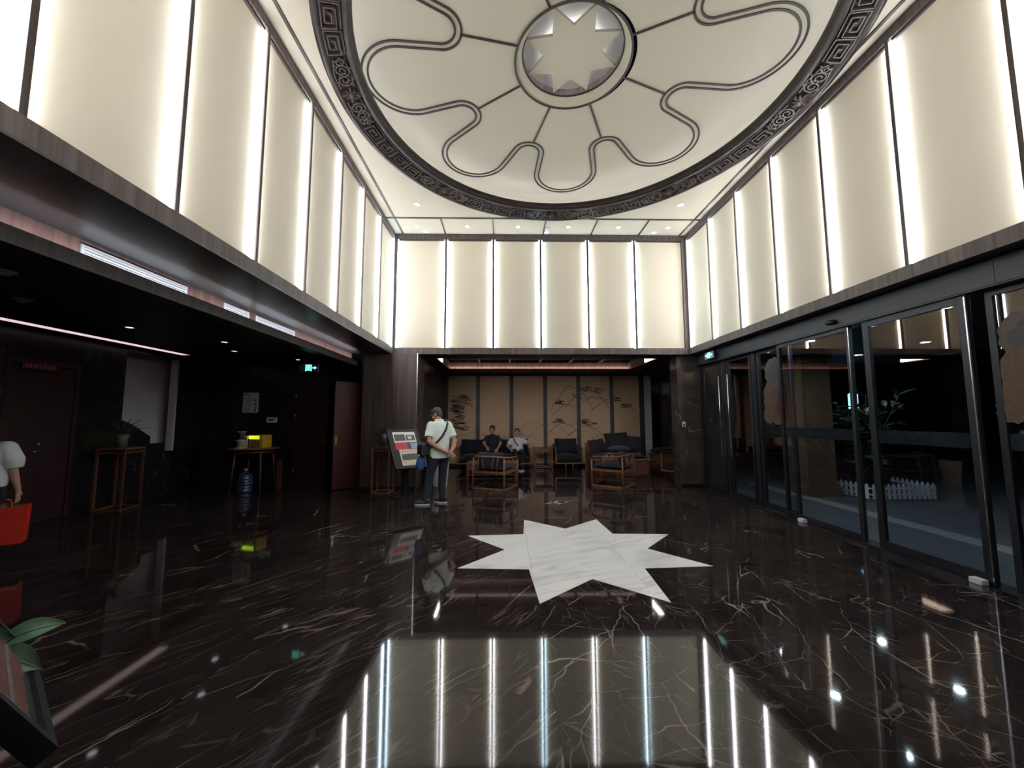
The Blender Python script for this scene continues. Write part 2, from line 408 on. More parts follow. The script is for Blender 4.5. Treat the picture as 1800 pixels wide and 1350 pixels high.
def star(n, r0, r1, a0, c): return [(c[0] + (r0 if k % 2 == 0 else r1) * cos(a0 + pi * k / n), c[1] + (r0 if k % 2 == 0 else r1) * sin(a0 + pi * k / n)) for k in range(2 * n)]
def clip_x(poly, x, keep_less):
    out = []
    for i in range(len(poly)):
        p, q = poly[i], poly[(i + 1) % len(poly)]
        a, b = (p[0] <= x) == keep_less, (q[0] <= x) == keep_less
        if a: out.append(p)
        if a != b: t = (x - p[0]) / (q[0] - p[0]); out.append((x, p[1] + t * (q[1] - p[1])))
    return out
SP = star(8, 1.40, .82, radians(22.5), (SX, SY))
cuts = [.262, 1.26]
def clip_y(poly, y, keep_less): return [(b, a) for a, b in clip_x([(q, p) for p, q in poly], y, keep_less)]
for k, piece in enumerate((clip_x(SP, cuts[0] - .0008, True), clip_x(clip_x(SP, cuts[0] + .0008, False), cuts[1] - .0008, True), clip_x(SP, cuts[1] + .0008, False))):
    if k == 1:
        O('star_inlay', MB().prism(clip_y(piece, SY - .62, False), -.004, .0022), 'white_marble', fl)
        O('star_inlay', MB().prism(clip_y(piece, SY - .6215, True), -.004, .0022), 'white_marble', fl)
    else: O('star_inlay', MB().prism(piece, -.004, .0022), 'white_marble', fl)

# ------------------------------------------------------------------ upper lobby walls: cream panels between fins with LED strips
def upper_wall(name, label, origin, rz, L, fins, ends, cool=(), fw_=.036, both=True):
    w = struct(name, B(-.0, L, -.12, -.012, ZB, ZC + .6), 'panel_wood', label, 'wall', loc=(origin[0], origin[1], 0), rz=rz)
    edges = [ends[0]] + list(fins) + [ends[1]]
    for a, b in zip(edges[:-1], edges[1:]): O('wall_panel', B(a + .004, b - .004, -.03, 0, ZP0, ZP1), 'cream', w)
    for k, f in enumerate(fins):
        d = O('divider', B(f - fw_ / 2, f + fw_ / 2, -.03, .055, ZP0, ZP1), 'wenge', w)
        lm = 'led_cool' if k in cool else 'led'
        for sgn in (-1, 1):
            a = f + sgn * (fw_ / 2 + .002)
            O('light_strip', B(a, a + sgn * .010, .0, .030, ZP0 + .01, ZP1 - .01), lm, d)
    # fascia below and crown above, cut into boards
    nb = max(1, round(L / 1.22))
    for k in range(nb):
        a, b = L * k / nb, L * (k + 1) / nb
        O('fascia_board', B(a + .0008, b - .0008, -.03, .062, ZB, ZP0), 'fascia_wood', w)
    O('crown_trim', B(0, L, -.03, .05, ZP1, ZC), 'fascia_wood', w)
    O('crown_bead', B(0, L, .0, .028, ZP1 - .03, ZP1), 'wenge', w)
    for a, b in ((0, ends[0]), (ends[1], L)):
        if b - a > .01: O('corner_post', B(a, b, -.03, .05, ZP0, ZP1), 'fascia_wood', w)
    return w
fy = [8.37 - .927 * k for k in range(1, 9)]
wl = upper_wall('wall_left', 'upper left lobby wall of glowing cream panels', (XL, YB), radians(-90), YB - YF, [YB - y for y in fy], (.08, YB - YF - .08))
wr = upper_wall('wall_right', 'upper right lobby wall of glowing cream panels above the glass doors', (XR, YF), radians(90), YB - YF, [y - YF for y in fy[::-1]], (.08, YB - YF - .08))
bx = [-2.40 + 1.067 * k for k in range(1, 6)]
wb = upper_wall('wall_back', 'upper back lobby wall of six cream panels above the lounge', (XR, YB), radians(180), XR - XL, [XR - x for x in bx[::-1]], (.13, XR - XL - .10), cool=(0, 2), fw_=.050)
wf = upper_wall('wall_front', 'upper front lobby wall of cream panels behind the viewpoint', (XL, YF), 0, XR - XL, [x - XL for x in bx], (.10, XR - XL - .13))
for w, a, m in ((wl, .082, 'led_cool'), (wr, YB - YF - .096, 'led'), (wb, XR - XL - .116, 'led_cool')):
    O('light_strip', B(a, a + .010, 0, .030, ZP0 + .01, ZP1 - .01), m, w)

# ------------------------------------------------------------------ lobby ceiling: flat border with a round opening, carved ring, dish, medallion
def rect_hole(x0, x1, y0, y1, c, r, z, n=96):
    vs = []; fs = []
    for i in range(n):
        t = 2 * pi * i / n; dx, dy = cos(t), sin(t)
        k = min((x1 - c[0]) / dx if dx > 1e-9 else 1e9, (x0 - c[0]) / dx if dx < -1e-9 else 1e9, (y1 - c[1]) / dy if dy > 1e-9 else 1e9, (y0 - c[1]) / dy if dy < -1e-9 else 1e9)
        vs += [(c[0] + r * dx, c[1] + r * dy, z), (c[0] + k * dx, c[1] + k * dy, z)]
    for i in range(n):
        j = (i + 1) % n; fs.append((2 * i, 2 * i + 1, 2 * j + 1, 2 * j))
    m = MB(); m.add(vs, fs)
    for cx, cy in ((x0, y0), (x1, y0), (x0, y1), (x1, y1)):   # corner fill
        t = atan2(cy - c[1], cx - c[0]) % (2 * pi); i = int(t / (2 * pi) * n); j = (i + 1) % n
        m.add([vs[2 * i + 1], (cx, cy, z), vs[2 * j + 1]], [(0, 1, 2)])
    return m
RO, RI, ZRO, ZRI = 3.06, 2.675, 5.565, 5.655
cl = struct('ceiling', rect_hole(XL - .05, XR + .05, YF - .05, YB + .05, (DX, DY), RO - .01, ZC), 'ceiling_paint', 'cream lobby ceiling around the round carved opening', 'ceiling')
def bar(m, x0, x1, y0, y1, h=.014): return m.box(x0, x1, y0, y1, ZC - h, ZC + .004)
for a in ((XL, XR, 7.68, 7.72), (XL, XR, 1.40, 1.44), (-2.32, -2.285, YF, YB), (3.965, 4.0, YF, YB)): O('ceiling_trim', bar(MB(), *a), 'line_wood', cl)
for x in (-1.35, -.26, .86, 1.95, 3.04): O('ceiling_trim', bar(MB(), x - .014, x + .014, 7.72, 8.40), 'line_wood', cl)
O('dish', MB().lathe([(3.04, 5.70), (3.04, 6.0), (2.98, 6.06), (2.9, 6.08), (.74, 6.08)], (DX, DY, 0), 96), 'ceiling_paint', cl)
ring = O('carved_ring', MB().lathe([(RO, ZC + .01), (RO, ZRO), (RO - .055, ZRO - .012), (RO - .07, ZRO + .006), (RI + .10, ZRI - .03), (RI + .088, ZRI - .05), (RI + .03, ZRI - .045), (RI, ZRI - .02), (RI, ZRI + .07), (RI + .03, ZRI + .075), (RI + .035, ZRI + .03), (RO, ZRI + .03)], (DX, DY, 0), 128), 'carved_wood', cl)
O('cove_light', MB().lathe([(2.74, 5.70), (2.78, 5.70), (2.78, 5.712), (2.74, 5.712), (2.74, 5.70)], (DX, DY, 0), 96), 'cove_led', cl)
FA, FB = (RO - .075, ZRO + .006), (RI + .105, ZRI - .032)       # frieze edge outer / inner (r, z)
fn = Vector((FB[1] - FA[1], 0, -(FB[0] - FA[0])));  fn = Vector((-(FB[1] - FA[1]), 0, (FB[0] - FA[0]))).normalized()
if fn.z > 0: fn = -fn
FW = sqrt((FA[0] - FB[0]) ** 2 + (FA[1] - FB[1]) ** 2)          # frieze width about .24
def fr(s, t, h=0):
    """s arc length at mean radius, t 0..1 across, h proud of the frieze; around angle 0"""
    rm = (FA[0] + FB[0]) / 2; a = s / rm
    r = FA[0] + (FB[0] - FA[0]) * t + fn.x * h; z = FA[1] + (FB[1] - FA[1]) * t + fn.z * h
    return Vector((r * cos(a), r * sin(a), z))
def ridge(m, pts, w=.016, h=.02):
    """raised bar along (s,t) polyline, t in metres across"""
    P = [Vector((p[0], p[1])) for p in pts]; n = len(P); vs = []
    for i in range(n):
        d = P[min(i + 1, n - 1)] - P[max(i - 1, 0)]
        if d.length < 1e-9: d = Vector((1, 0))
        d.normalize(); c = Vector((-d.y, d.x)) * w / 2
        for q, hh in ((P[i] - c, -.003), (P[i] - c * .7, h), (P[i] + c * .7, h), (P[i] + c, -.003)): vs.append(fr(q.x, q.y / FW, hh))
    fs = []
    for i in range(n - 1):
        for k in range(3): fs.append((i * 4 + k, i * 4 + k + 1, (i + 1) * 4 + k + 1, (i + 1) * 4 + k))
    fs += [(0, 1, 2, 3), tuple((n - 1) * 4 + k for k in (3, 2, 1, 0))]
    m.add(vs, fs)
def dens(pts, k=2):
    out = []
    for a, b in zip(pts[:-1], pts[1:]):
        for i in range(k): out.append((a[0] + (b[0] - a[0]) * i / k, a[1] + (b[1] - a[1]) * i / k))
    return out + [pts[-1]]
U = .30
def fret(mir):
    m = MB(); a = U * .46; t0, t1 = .012, FW - .012; g = (t1 - t0)
    q = lambda x, y: ((x * 2 - 1) * a * mir, t0 + y * g)
    ridge(m, [q(0, 0), q(1, 0)]); ridge(m, [q(0, 1), q(1, 1)])
    for run in ([(0, 0), (0, .78)], [(0, .78), (.8, .78)], [(.8, .78), (.8, .2)], [(.8, .2), (.22, .2)], [(.22, .2), (.22, .56)], [(.22, .56), (.58, .56)], [(.58, .56), (.58, .38)], [(1, .0), (1, 1)]):
        ridge(m, [q(*p) for p in run], .017, .024)
    return m.mesh('fret_motif')
fm = [fret(1), fret(-1)]
for me in fm: me.materials.append(MATS['carved_motif'])
def flower():
    m = MB(); mid = FW / 2
    for k in range(8):
        t = 2 * pi * k / 8 + .2; l = .105 if k % 2 == 0 else .08
        pts = [(l * f * cos(t), mid + l * f * sin(t) * .95) for f in (.12, .4, .7, 1)]
        for i, (w, h) in enumerate(((.03, .03),)): ridge(m, pts, .034, .026)
        ridge(m, pts, .008, .034)
    m.ell(fr(0, .5, .018), (.022, .028, .028), 10, 6)
    for sg in (-1, 1):
        for cxs, r0, turn, st in ((.21, .09, 1.9, 0), (.34, .085, 1.8, pi), (.45, .05, 1.4, 0)):
            pts = []
            for i in range(22):
                f = i / 21; t = st + turn * 2 * pi * f; r = r0 * (1 - .8 * f); pts.append((sg * (cxs + r * cos(t)), mid + r * sin(t) * (1.1 if st == 0 else -1.1)))
            ridge(m, pts, .02, .024)
            for i in (3, 7, 11): # small leaves on the scroll
                x, y = pts[i]; ridge(m, [(x, y), (x + sg * .025, y + (.03 if y > mid else -.03))], .02, .02)
        ridge(m, [(sg * .10, mid - .085), (sg * .28, mid - .10), (sg * .46, mid - .06)], .016, .02)
        ridge(m, [(sg * .10, mid + .085), (sg * .28, mid + .10), (sg * .46, mid + .06)], .016, .02)
    me = m.mesh('flower_motif'); me.materials.append(MATS['carved_motif']); return me
flm = flower(); rm = (FA[0] + FB[0]) / 2
for k in range(8):
    a = radians(90 + 45 * k)
    O('flower_motif', flm, None, ring, (DX, DY, 0), a)
    for i in range(4): O('fret_motif', fm[i // 2], None, ring, (DX, DY, 0), a + radians(22.5) + (i - 1.5) * U / rm)
# petals: two parallel dark lines, spokes
def petal_curve(off, n_arc=18):
    Ra, Rb = .57 - off, .19 + off; A = Vector((2.23, 0)); b0 = radians(22.5); Bc = Vector((1.72 * cos(b0), 1.72 * sin(b0)))
    D = Bc - A; d = D.length; base = atan2(D.y, D.x); al = math.acos((Ra + Rb) / d)
    half = []
    ta = base - al                                   # tangent direction on lobe circle
    for i in range(n_arc + 1): t = ta * i / n_arc; half.append(A + Vector((cos(t), sin(t))) * Ra)
    tb0 = ta + pi; tb1 = b0 + pi
    for i in range(n_arc + 1): t = tb0 + (tb1 - tb0) * i / n_arc; half.append(Bc + Vector((cos(t), sin(t))) * Rb)
    sec = [Vector((p.x, -p.y)) for p in half[::-1]][:-1] + half[:-1]
    pts = []
    for k in range(8):
        a = radians(16.0 + 22.5 + 45 * k); c, s_ = cos(a), sin(a)
        pts += [(QX + p.x * c - p.y * s_, QY + .07 + p.x * s_ + p.y * c, 6.08) for p in sec]
    return pts
for off in (0, .075): O('petal_line', MB().ribbon(petal_curve(off), .026, .012, closed=True), 'line_wood', cl)
for k in range(8):
    a = radians(16.0 + 45 * k); c, s_ = cos(a), sin(a)
    O('spoke', MB().ribbon([(QX + .73 * c, QY + .73 * s_, 6.08), (QX + 1.46 * c, QY + .07 + 1.46 * s_, 6.08)], .026, .012), 'line_wood', cl)
O('medallion_rim', MB().lathe([(.755, 6.08), (.755, 6.062), (.73, 6.062), (.73, 6.085)], (QX, QY, 0), 64), 'line_wood', cl)
O('medallion_cone', MB().lathe([(.735, 6.07), (.70, 6.13), (.655, 6.175), (.645, 6.18)], (QX, QY, 0), 64), 'ceiling_paint', cl)
O('medallion_rim', MB().lathe([(.652, 6.172), (.652, 6.19), (.636, 6.19), (.636, 6.172), (.652, 6.172)], (QX, QY, 0), 64), 'line_wood', cl)
O('medallion_wall', MB().lathe([(.645, 6.185), (.645, 6.285)], (QX, QY, 0), 64), 'medallion_wood', cl)
O('medallion_top', MB().lathe([(.66, 6.285), (.001, 6.285)], (QX, QY, 0), 64), 'white_paint', cl)
ms = O('medallion_star', MB().prism(star(8, .628, .365, radians(16.0), (QX, QY)), 6.185, 6.225), 'ceiling_paint', cl)
O('medallion_light', MB().prism(star(8, .33, .22, radians(16.0), (QX, QY)), 6.238, 6.245), 'medallion_led', cl)

# ceiling fittings
def downlight(loc, on, label, r=.045, group=None, name='downlight', lm='lamp_on'):
    t = thing(name, label, 'ceiling light', loc, 0, group)
    O('trim_ring', MB().lathe([(r * 1.35, 0), (r * 1.35, -.006), (r, -.008), (r * .95, .012)], n=20), 'detector', t)
    O('lens', MB().lathe([(r * .96, -.001), (.0005, -.001)], n=20), lm if on else 'lamp_off', t)
    return t
ORD = ['leftmost', 'second from the left', 'third from the left', 'fourth from the left', 'fifth from the left', 'rightmost']
for k, x in enumerate((-1.92, -.82, .28, 1.38, 2.48, 3.57)):
    downlight((x, 8.05, ZC - .001), True, 'lit ceiling downlight in the row above the back wall, ' + ORD[k], .042, 'downlights above the back wall')
def detector(loc, label, r=.055):
    t = thing('smoke_detector', label, 'smoke detector', loc)
    O('base', MB().lathe([(0.0005, 0), (r, 0), (r, -.012), (r * .8, -.02), (0.0005, -.02)], n=20), 'detector', t)
    O('sensor_head', MB().lathe([(r * .55, -.02), (r * .5, -.038), (0.0005, -.04)], n=16), 'detector', t)
detector((.93, 8.13, ZC), 'white smoke detector on the ceiling between the two middle downlights', .06)
def speaker_disc(loc, label):
    t = thing('ceiling_speaker', label, 'ceiling speaker', loc)
    O('rim', MB().lathe([(.075, 0), (.075, -.006), (.06, -.008), (.058, 0)], n=24), 'detector', t)
    O('grille', MB().lathe([(.059, -.004), (.0005, -.004)], n=24), 'white_paint', t)
for x, y, l in ((-1.72, 7.2, 'round white ceiling speaker near the left end of the carved ring'), (3.44, 7.14, 'round white ceiling speaker near the right end of the carved ring'),
                (-1.78, 8.30, 'small white ceiling disc below the leftmost downlight'), (.93, 8.30, 'small white ceiling disc beside the smoke detector'), (3.35, 8.27, 'small white ceiling disc below the rightmost downlight')):
    speaker_disc((x, y, ZC), l)

# ------------------------------------------------------------------ side zone on the left under the low ceiling
so = struct('ceiling_soffit', B(XL - .05 - .76, XL + .06, -3.0, 8.28, 2.895, 2.93), 'soffit_dark', 'dark satin soffit under the upper left wall', 'ceiling')
struct('ceiling_entry', B(XL + .06, XG, -3.0, YF + .06, 2.895, 2.93), 'soffit_black', 'dark low ceiling over the front of the lobby', 'ceiling')
struct('ceiling_side', B(LX - 1.6, -3.37, -3.0, LY + .1, LZ, LZ + .08), 'soffit_black', 'black low ceiling of the side hall', 'ceiling')
cv = struct('trim_1', B(-3.36, -3.322, -3.0, 8.28, 2.715, 2.895), 'cove_wood', 'wooden cove face holding the air vents on the left', 'trim')
nbv = 9
for k in range(nbv):
    a, b = -3.0 + 11.28 * k / nbv, -3.0 + 11.28 * (k + 1) / nbv
    O('cove_board', B(-3.322, -3.310, a + .001, b - .001, 2.715, 2.895), 'cove_wood', cv)
O('cove_lip', B(-3.36, -3.185, -3.0, 8.28, 2.625, 2.715), 'wenge', cv)
O('cove_edge', B(-3.195, -3.185, -3.0, 8.28, 2.715, 2.742), 'wenge', cv)
O('light_strip', B(-3.218, -3.202, -3.0, 8.26, 2.718, 2.727), 'side_cove_led', cv)
for y0, y1, l in ((2.95, 3.95, 'long white air vent grille in the wooden cove, nearest the camera'), (4.48, 4.92, 'short white air vent grille in the wooden cove'), (5.06, 6.0, 'long white air vent grille in the wooden cove, farthest from the camera')):
    t = thing('air_vent', l, 'air vent', (-3.31, (y0 + y1) / 2, 2.755), 0, 'vents in the wooden cove'); h = (y1 - y0) / 2
    O('backing', B(.001, .004, -h + .01, h - .01, .008, .098), 'black_gap', t)
    O('frame', B(.0, .012, -h, h, .0, .016).box(.0, .012, -h, h, .092, .106).box(0, .012, -h, -h + .018, .016, .092).box(0, .012, h - .018, h, .016, .092), 'vent_white', t)
    for k in range(3): O('slat', B(.002, .012, -h + .018, h - .018, .023 + k * .024, .039 + k * .024), 'vent_white', t)
# end wall with double door
we = struct('wall_end', B(LX - .1, -4.80, LY, LY + .12, 0, LZ).box(-3.22, -3.0, LY, LY + .12, 0, LZ).box(-4.80, -3.22, LY, LY + .12, 2.30, LZ), 'wall_marble', 'dark veined marble end wall of the side hall', 'wall')
for x0, x1 in ((-6.84, -5.82), (-5.82, -4.80)):
    for z0, z1 in ((0.0, .93), (.93, 1.86), (1.86, LZ)): O('wall_slab', B(x0 + .002, x1 - .002, LY - .012, LY, z0 + .002, z1 - .002), 'wall_marble', we)
O('door_frame', B(-4.80, -4.74, LY - .03, LY + .14, 0, 2.36).box(-3.28, -3.22, LY - .03, LY + .14, 0, 2.36).box(-4.74, -3.28, LY - .03, LY + .14, 2.30, 2.36), 'red_wood', we)
def door_leaf(name, label, loc, rz, w, mat, hx, hs):
    t = thing(name, label, 'door', loc, rz, kind='structure')
    O('leaf', B(0, w, -.045, 0, .012, 2.29), mat, t, bevel=.003)
    h = O('handle', MB().tube([(hx, -.045, 1.02), (hx, -.09, 1.02), (hx + hs * .11, -.09, 1.02)], .009, 8), 'brass', t)
    O('escutcheon', B(hx - .018, hx + .018, -.05, -.045, .93, 1.13), 'brass', t)
    O('latch_plate', B(-.002 if hs > 0 and hx < .2 else w - .001, .0 if hs > 0 and hx < .2 else w + .002, -.034, -.012, .95, 1.10), 'brass', t)
    for z in (.28, 1.5, 1.95): O('hinge', MB().cyl((0 if hx > .3 else w, -.05, z), (0 if hx > .3 else w, -.05, z + .11), .009, n=8), 'silver', t)
    return t
door_leaf('door_1', 'closed dark red wooden door leaf in the marble end wall', (-4.738, LY - .01, 0), 0, .72, 'red_wood', .66, -1)
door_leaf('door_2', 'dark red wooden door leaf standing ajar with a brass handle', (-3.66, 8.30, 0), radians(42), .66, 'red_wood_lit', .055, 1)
struct('wall_beyond', B(-4.9, -3.1, 10.3, 10.4, 0, 2.6), 'black_gap', 'dark room wall behind the open door', 'wall')
# left wall with red door, stair opening
wy0, wy1 = 6.92, 8.02
ll = struct('wall_far_left', B(LX - .12, LX, -3, 5.30, 0, LZ).box(LX - .12, LX, 6.20, wy0, 0, LZ).box(LX - .12, LX, wy1, LY, 0, LZ).box(LX - .12, LX, 5.30, 6.20, 2.36, LZ), 'wall_marble', 'black veined marble wall of the side hall', 'wall')
stp = [(wy0, 0), (wy1, 0), (wy1, .86), (7.80, .86), (7.80, 1.03), (7.50, 1.03), (7.50, 1.16), (7.12, 1.40), (wy0, 1.48)]
m = MB(); vs = [(LX - .12, y, z) for y, z in stp] + [(LX, y, z) for y, z in stp]; n = len(stp)
m.add(vs, [tuple(range(n)), tuple(range(2 * n - 1, n - 1, -1))] + [(i, n + i, n + (i + 1) % n, (i + 1) % n) for i in range(n)])
O('stair_parapet', m, 'wall_marble', ll)
O('opening_trim', B(LX - .12, LX + .006, wy1 - .05, wy1, .86, 2.70), 'stair_white', ll)
O('lintel', B(LX - .12, LX, wy0, wy1, 2.70, LZ), 'wall_marble', ll)
sw = struct('wall_stairwell', B(LX - .36, LX - .30, 6.0, 8.9, 0, LZ), 'stair_white', 'pale grey stairwell wall seen through the stair opening', 'wall')
O('stair_rail', MB().ribbon([(LX - .2, 6.6, 1.72), (LX - .2, 7.5, 1.18)], .03, .05, (1, 0, 0)), 'black_metal', sw)
d3 = thing('door_3', 'dark red wooden door in the far left wall under a red plate', 'door', (LX, 5.75, 0), radians(90), kind='structure')
O('leaf', B(-.40, .40, .02, .06, .01, 2.28), 'red_wood', d3)
O('frame', B(-.45, -.40, -.0, .12, 0, 2.36).box(.40, .45, -.0, .12, 0, 2.36).box(-.40, .40, -.0, .12, 2.28, 2.36), 'red_wood', d3)
O('handle', MB().tube([(.0, .02, 1.03), (0, -.03, 1.03), (-.10, -.03, 1.03)], .009, 8), 'silver', d3)
O('lock', MB().cyl((.0, .022, 1.13), (0, .0, 1.13), .016), 'silver', d3)
def glyph(m, cx, cz, h, y, rnd, d=.0015, axis='x', sg=1):
    """a block of strokes for a small unreadable character"""
    def st(a0, a1, b0, b1):
        if axis == 'x': m.box(cx + a0 * h, cx + a1 * h, y, y + d, cz + b0 * h, cz + b1 * h)
        else: m.box(y, y + d, cx + sg * a0 * h, cx + sg * a1 * h, cz + b0 * h, cz + b1 * h)
    for k in range(3): z = -.42 + .36 * k + rnd.uniform(-.04, .04); st(-.4 + rnd.uniform(0, .2), .4 - rnd.uniform(0, .2), z, z + .10)
    for k in range(2): x = rnd.uniform(-.38, .3); st(x, x + .1, -.45 + rnd.uniform(0, .3), .45)
rnd = random.Random(3)
t = thing('door_plate', 'dim red plate with a row of pale characters above the red door', 'sign', (LX + .001, 5.66, 2.255))
O('board', B(0, .008, -.21, .21, -.045, .045), 'plate_red', t)
m = MB()
for k in range(7): glyph(m, .165 - k * .055 + 0, 0, .05, .008, rnd, axis='y', sg=-1)
O('lettering', m, 'plate_text', t)['kind'] = 'stuff'
# pink strip light in the side ceiling
t = thing('strip_light', 'long pinkish strip light along the left edge of the low side ceiling', 'strip light', (-6.40, 0, LZ - .001))
O('diffuser', B(-.09, .09, -2.5, 7.75, -.02, -.002), 'pink_strip', t)
O('channel', B(-.10, -.09, -2.5, 7.75, -.022, 0).box(.09, .10, -2.5, 7.75, -.022, 0), 'black_metal', t)
for x, y, l in ((-5.31, 5.44, 'first dim downlight in the side ceiling, left of the vents'), (-4.74, 6.49, 'second dim downlight in the side ceiling'), (-5.19, 7.38, 'third dim downlight in the side ceiling, beside the second'), (-4.55, 8.45, 'dim downlight in the side ceiling above the exit sign'), (-4.37, 3.33, 'unlit round downlight in the side ceiling at the picture edge'), (-5.2, 4.14, 'unlit round downlight in the side ceiling above the strip light')):
    downlight((x, y, LZ - .001), not l.startswith('unlit'), l, .05, 'downlights of the side ceiling', lm='lamp_off') if not l.startswith('unlit') else detector((x, y, LZ), l.replace('unlit round downlight', 'round dark fitting'), .08)
# remaining shell behind and around
struct('wall_rear', B(LX - .1, XG + .1, -3.1, -3.0, 0, 3.0), 'panel_wood', 'dark rear wall behind the viewpoint', 'wall')
# wooden pier between side hall and lounge
wp = struct('wall_pier', B(-3.06, -1.90, 8.30, LY + .12, 0, 2.90), 'panel_wood', 'dark wood panelled pier beside the lounge', 'wall')
pw = [.22, .16, .25, .19, .14, .20]; x = -3.06
for w in pw:
    O('plank', B(x + .0008, x + w - .0008, 8.286, 8.30, .07, 2.90), 'panel_wood', wp); x += w
O('baseboard', B(-3.06, -1.90, 8.284, 8.30, 0, .068), 'frame_metal', wp)
O('metal_edge', B(-1.905, -1.890, 8.280, 8.30, 0, 2.90), 'silver', wp)
O('metal_edge', B(-3.066, -3.058, 8.280, 8.30, 0, 2.90), 'frame_metal', wp)

# ------------------------------------------------------------------ exit signs
def exit_sign(name, label, loc, rz, grey, arrow_both):
    t = thing(name, label, 'exit sign', loc, rz)
    O('housing', B(-.17, .17, 0, .025, -.07, .07), 'exit_body_grey' if grey else 'exit_body', t, bevel=.004)
    for x in (-.1, .1): O('hanger', MB().cyl((x, .012, .07), (x, .012, .40 if not grey else .07 + .04), .004, n=6), 'black_metal', t)
    cx = .0 if arrow_both else .0
    m = B(cx - .055, cx + .055, -.002, 0, -.052, .055)
    O('green_field', m, 'exit_green', t)
    m = MB(); y0, y1 = -.004, -.002
    def bx(a, b, c, d): m.box(cx + a, cx + b, y0, y1, c, d)
    bx(-.055, -.042, -.06, .055); bx(.042, .055, -.06, .055); bx(-.042, .042, .045, .055)     # door frame
    m.ell((cx + .006, y0, .030), (.010, .002, .010), 10, 6)                                     # running figure
    for a, b, w in (((.0, .02), (-.006, -.012), .013), ((-.002, .016), (.022, .006), .006), ((.0, .014), (-.024, .004), .006), ((-.006, -.012), (.020, -.022), .008), ((.020, -.022), (.012, -.048), .008), ((-.006, -.012), (-.016, -.032), .008), ((-.016, -.032), (-.036, -.036), .008)):
        m.tube([(cx + a[0], y0, a[1]), (cx + b[0], y0, b[1])], w / 2, 6)
    O('running_figure', m, 'exit_white', t)
    for sg in ((1, -1) if arrow_both else (1,)):
        m = MB()
        m.box(sg * .065, sg * .10, -.004, -.001, -.009, .009)
        pts = [(sg * .10, -.028), (sg * .145, 0), (sg * .10, .028)]
        m.add([(p[0], -.004, p[1]) for p in pts] + [(p[0], -.001, p[1]) for p in pts], [(0, 1, 2), (5, 4, 3), (0, 3, 4, 1), (1, 4, 5, 2), (2, 5, 3, 0)])
        O('arrow', m, 'exit_white', t)
exit_sign('exit_sign', 'hanging exit sign with green running figure and arrow pointing right, over the side hall', (-3.47, 6.8, 2.39), 0, False, False)
exit_sign('exit_sign', 'green exit sign with arrows both ways mounted above the glass doors', (4.20, 7.78, 2.785), radians(-90), True, True)

# ------------------------------------------------------------------ side hall things
t = thing('round_table', 'round dark wooden table on slim legs holding the yellow box', 'table', (-5.28, 8.30, 0))
O('table_top', MB().lathe([(.0005, .858), (.46, .858), (.475, .87), (.475, .88), (.465, .888), (.0005, .888)], n=36), 'teak_dark', t)
for a in (40, 140, 220, 320):
    c, s_ = cos(radians(a)), sin(radians(a)); O('leg', MB().cyl((.33 * c, .33 * s_, .858), (.40 * c, .40 * s_, 0), .022, .014, 10), 'teak_dark', t)
O('apron', MB().lathe([(.36, .80), (.36, .858), (.345, .858), (.345, .80), (.36, .80)], n=32), 'teak_dark', t)
t = thing('yellow_box', 'yellow box with a glowing green display on the round table', 'device', (-5.14, 8.22, .888), radians(-14))
O('body', B(-.17, .17, -.10, .14, 0, .27), 'yellow', t, bevel=.012)
O('front_panel', B(-.165, .10, -.104, -.10, .015, .175), 'yellow_dark', t)
d = O('display', B(-.16, .09, -.108, -.10, .19, .255), 'lcd', t)
m = MB(); rnd = random.Random(5)
for k in range(6): m.box(-.11 + k * .03, -.11 + k * .03 + .02, -.1095, -.108, .218, .224 + .008 * rnd.random())
m.box(.055, .075, -.1095, -.108, .212, .236); O('display_text', m, 'print_grey', d)
for r in range(3):
    for c in range(3): O('button', MB().cyl((-.13 + c * .085, -.104, .045 + r * .05), (-.13 + c * .085, -.112, .045 + r * .05), .010, n=10), 'cream_plastic' if (r + c) % 2 == 0 else 'yellow', t)
t = thing('water_pump', 'cream drinking-water pump with a dark funnel beside the yellow box', 'dispenser', (-5.46, 8.14, .888))
O('tray', MB().lathe([(.0005, 0), (.13, 0), (.13, .012), (.0005, .012)], n=24), 'cream_plastic', t)
O('body', MB().loft([(0, 0, .012, .085, .075), (0, 0, .13, .085, .075), (0, 0, .14, .10, .09), (0, 0, .165, .10, .09), (0, 0, .18, .05, .05)]), 'cream_plastic', t)
O('spout', B(.06, .13, -.03, .03, .20, .26).box(.09, .12, -.02, .02, .012, .2), 'cream_plastic', t, bevel=.008)
O('funnel', MB().lathe([(.03, .18), (.035, .24), (.075, .34), (.072, .34), (.03, .24), (.02, .18)], n=20), 'pot_grey', t)
O('funnel_rim', MB().lathe([(.076, .336), (.080, .340), (.076, .345), (.072, .340), (.076, .336)], n=20), 'cream_plastic', t)
t = thing('water_jug', 'blue ribbed water jug on the floor under the round table', 'water bottle', (-5.34, 8.14, 0))
prof = [(.0005, .0), (.125, .0), (.135, .015)]
for k in range(5): z = .03 + k * .058; prof += [(.135, z), (.135, z + .034), (.128, z + .043), (.128, z + .05)]
prof += [(.135, .325), (.12, .36), (.07, .39), (.033, .405), (.03, .44), (.0005, .44)]
O('bottle', MB().lathe(prof, n=32), 'jug', t)
O('cap', MB().lathe([(.034, .43), (.036, .47), (.02, .478), (.0005, .478)], n=20), 'jug_cap', t)
O('handle', MB().tube([(.10, -.05, .36), (.13, -.08, .39), (.10, -.11, .38), (.06, -.10, .385)], .010, 8), 'jug', t)
t = thing('wooden_board', 'narrow reddish wooden board with a pale edge standing by the round table', 'board', (-4.80, 8.42, 0))
O('panel', B(-.06, .045, -.012, .012, 0, .60), 'teak_dark', t)
O('edge_strip', B(.045, .055, -.014, .014, 0, .60), 'silver', t)
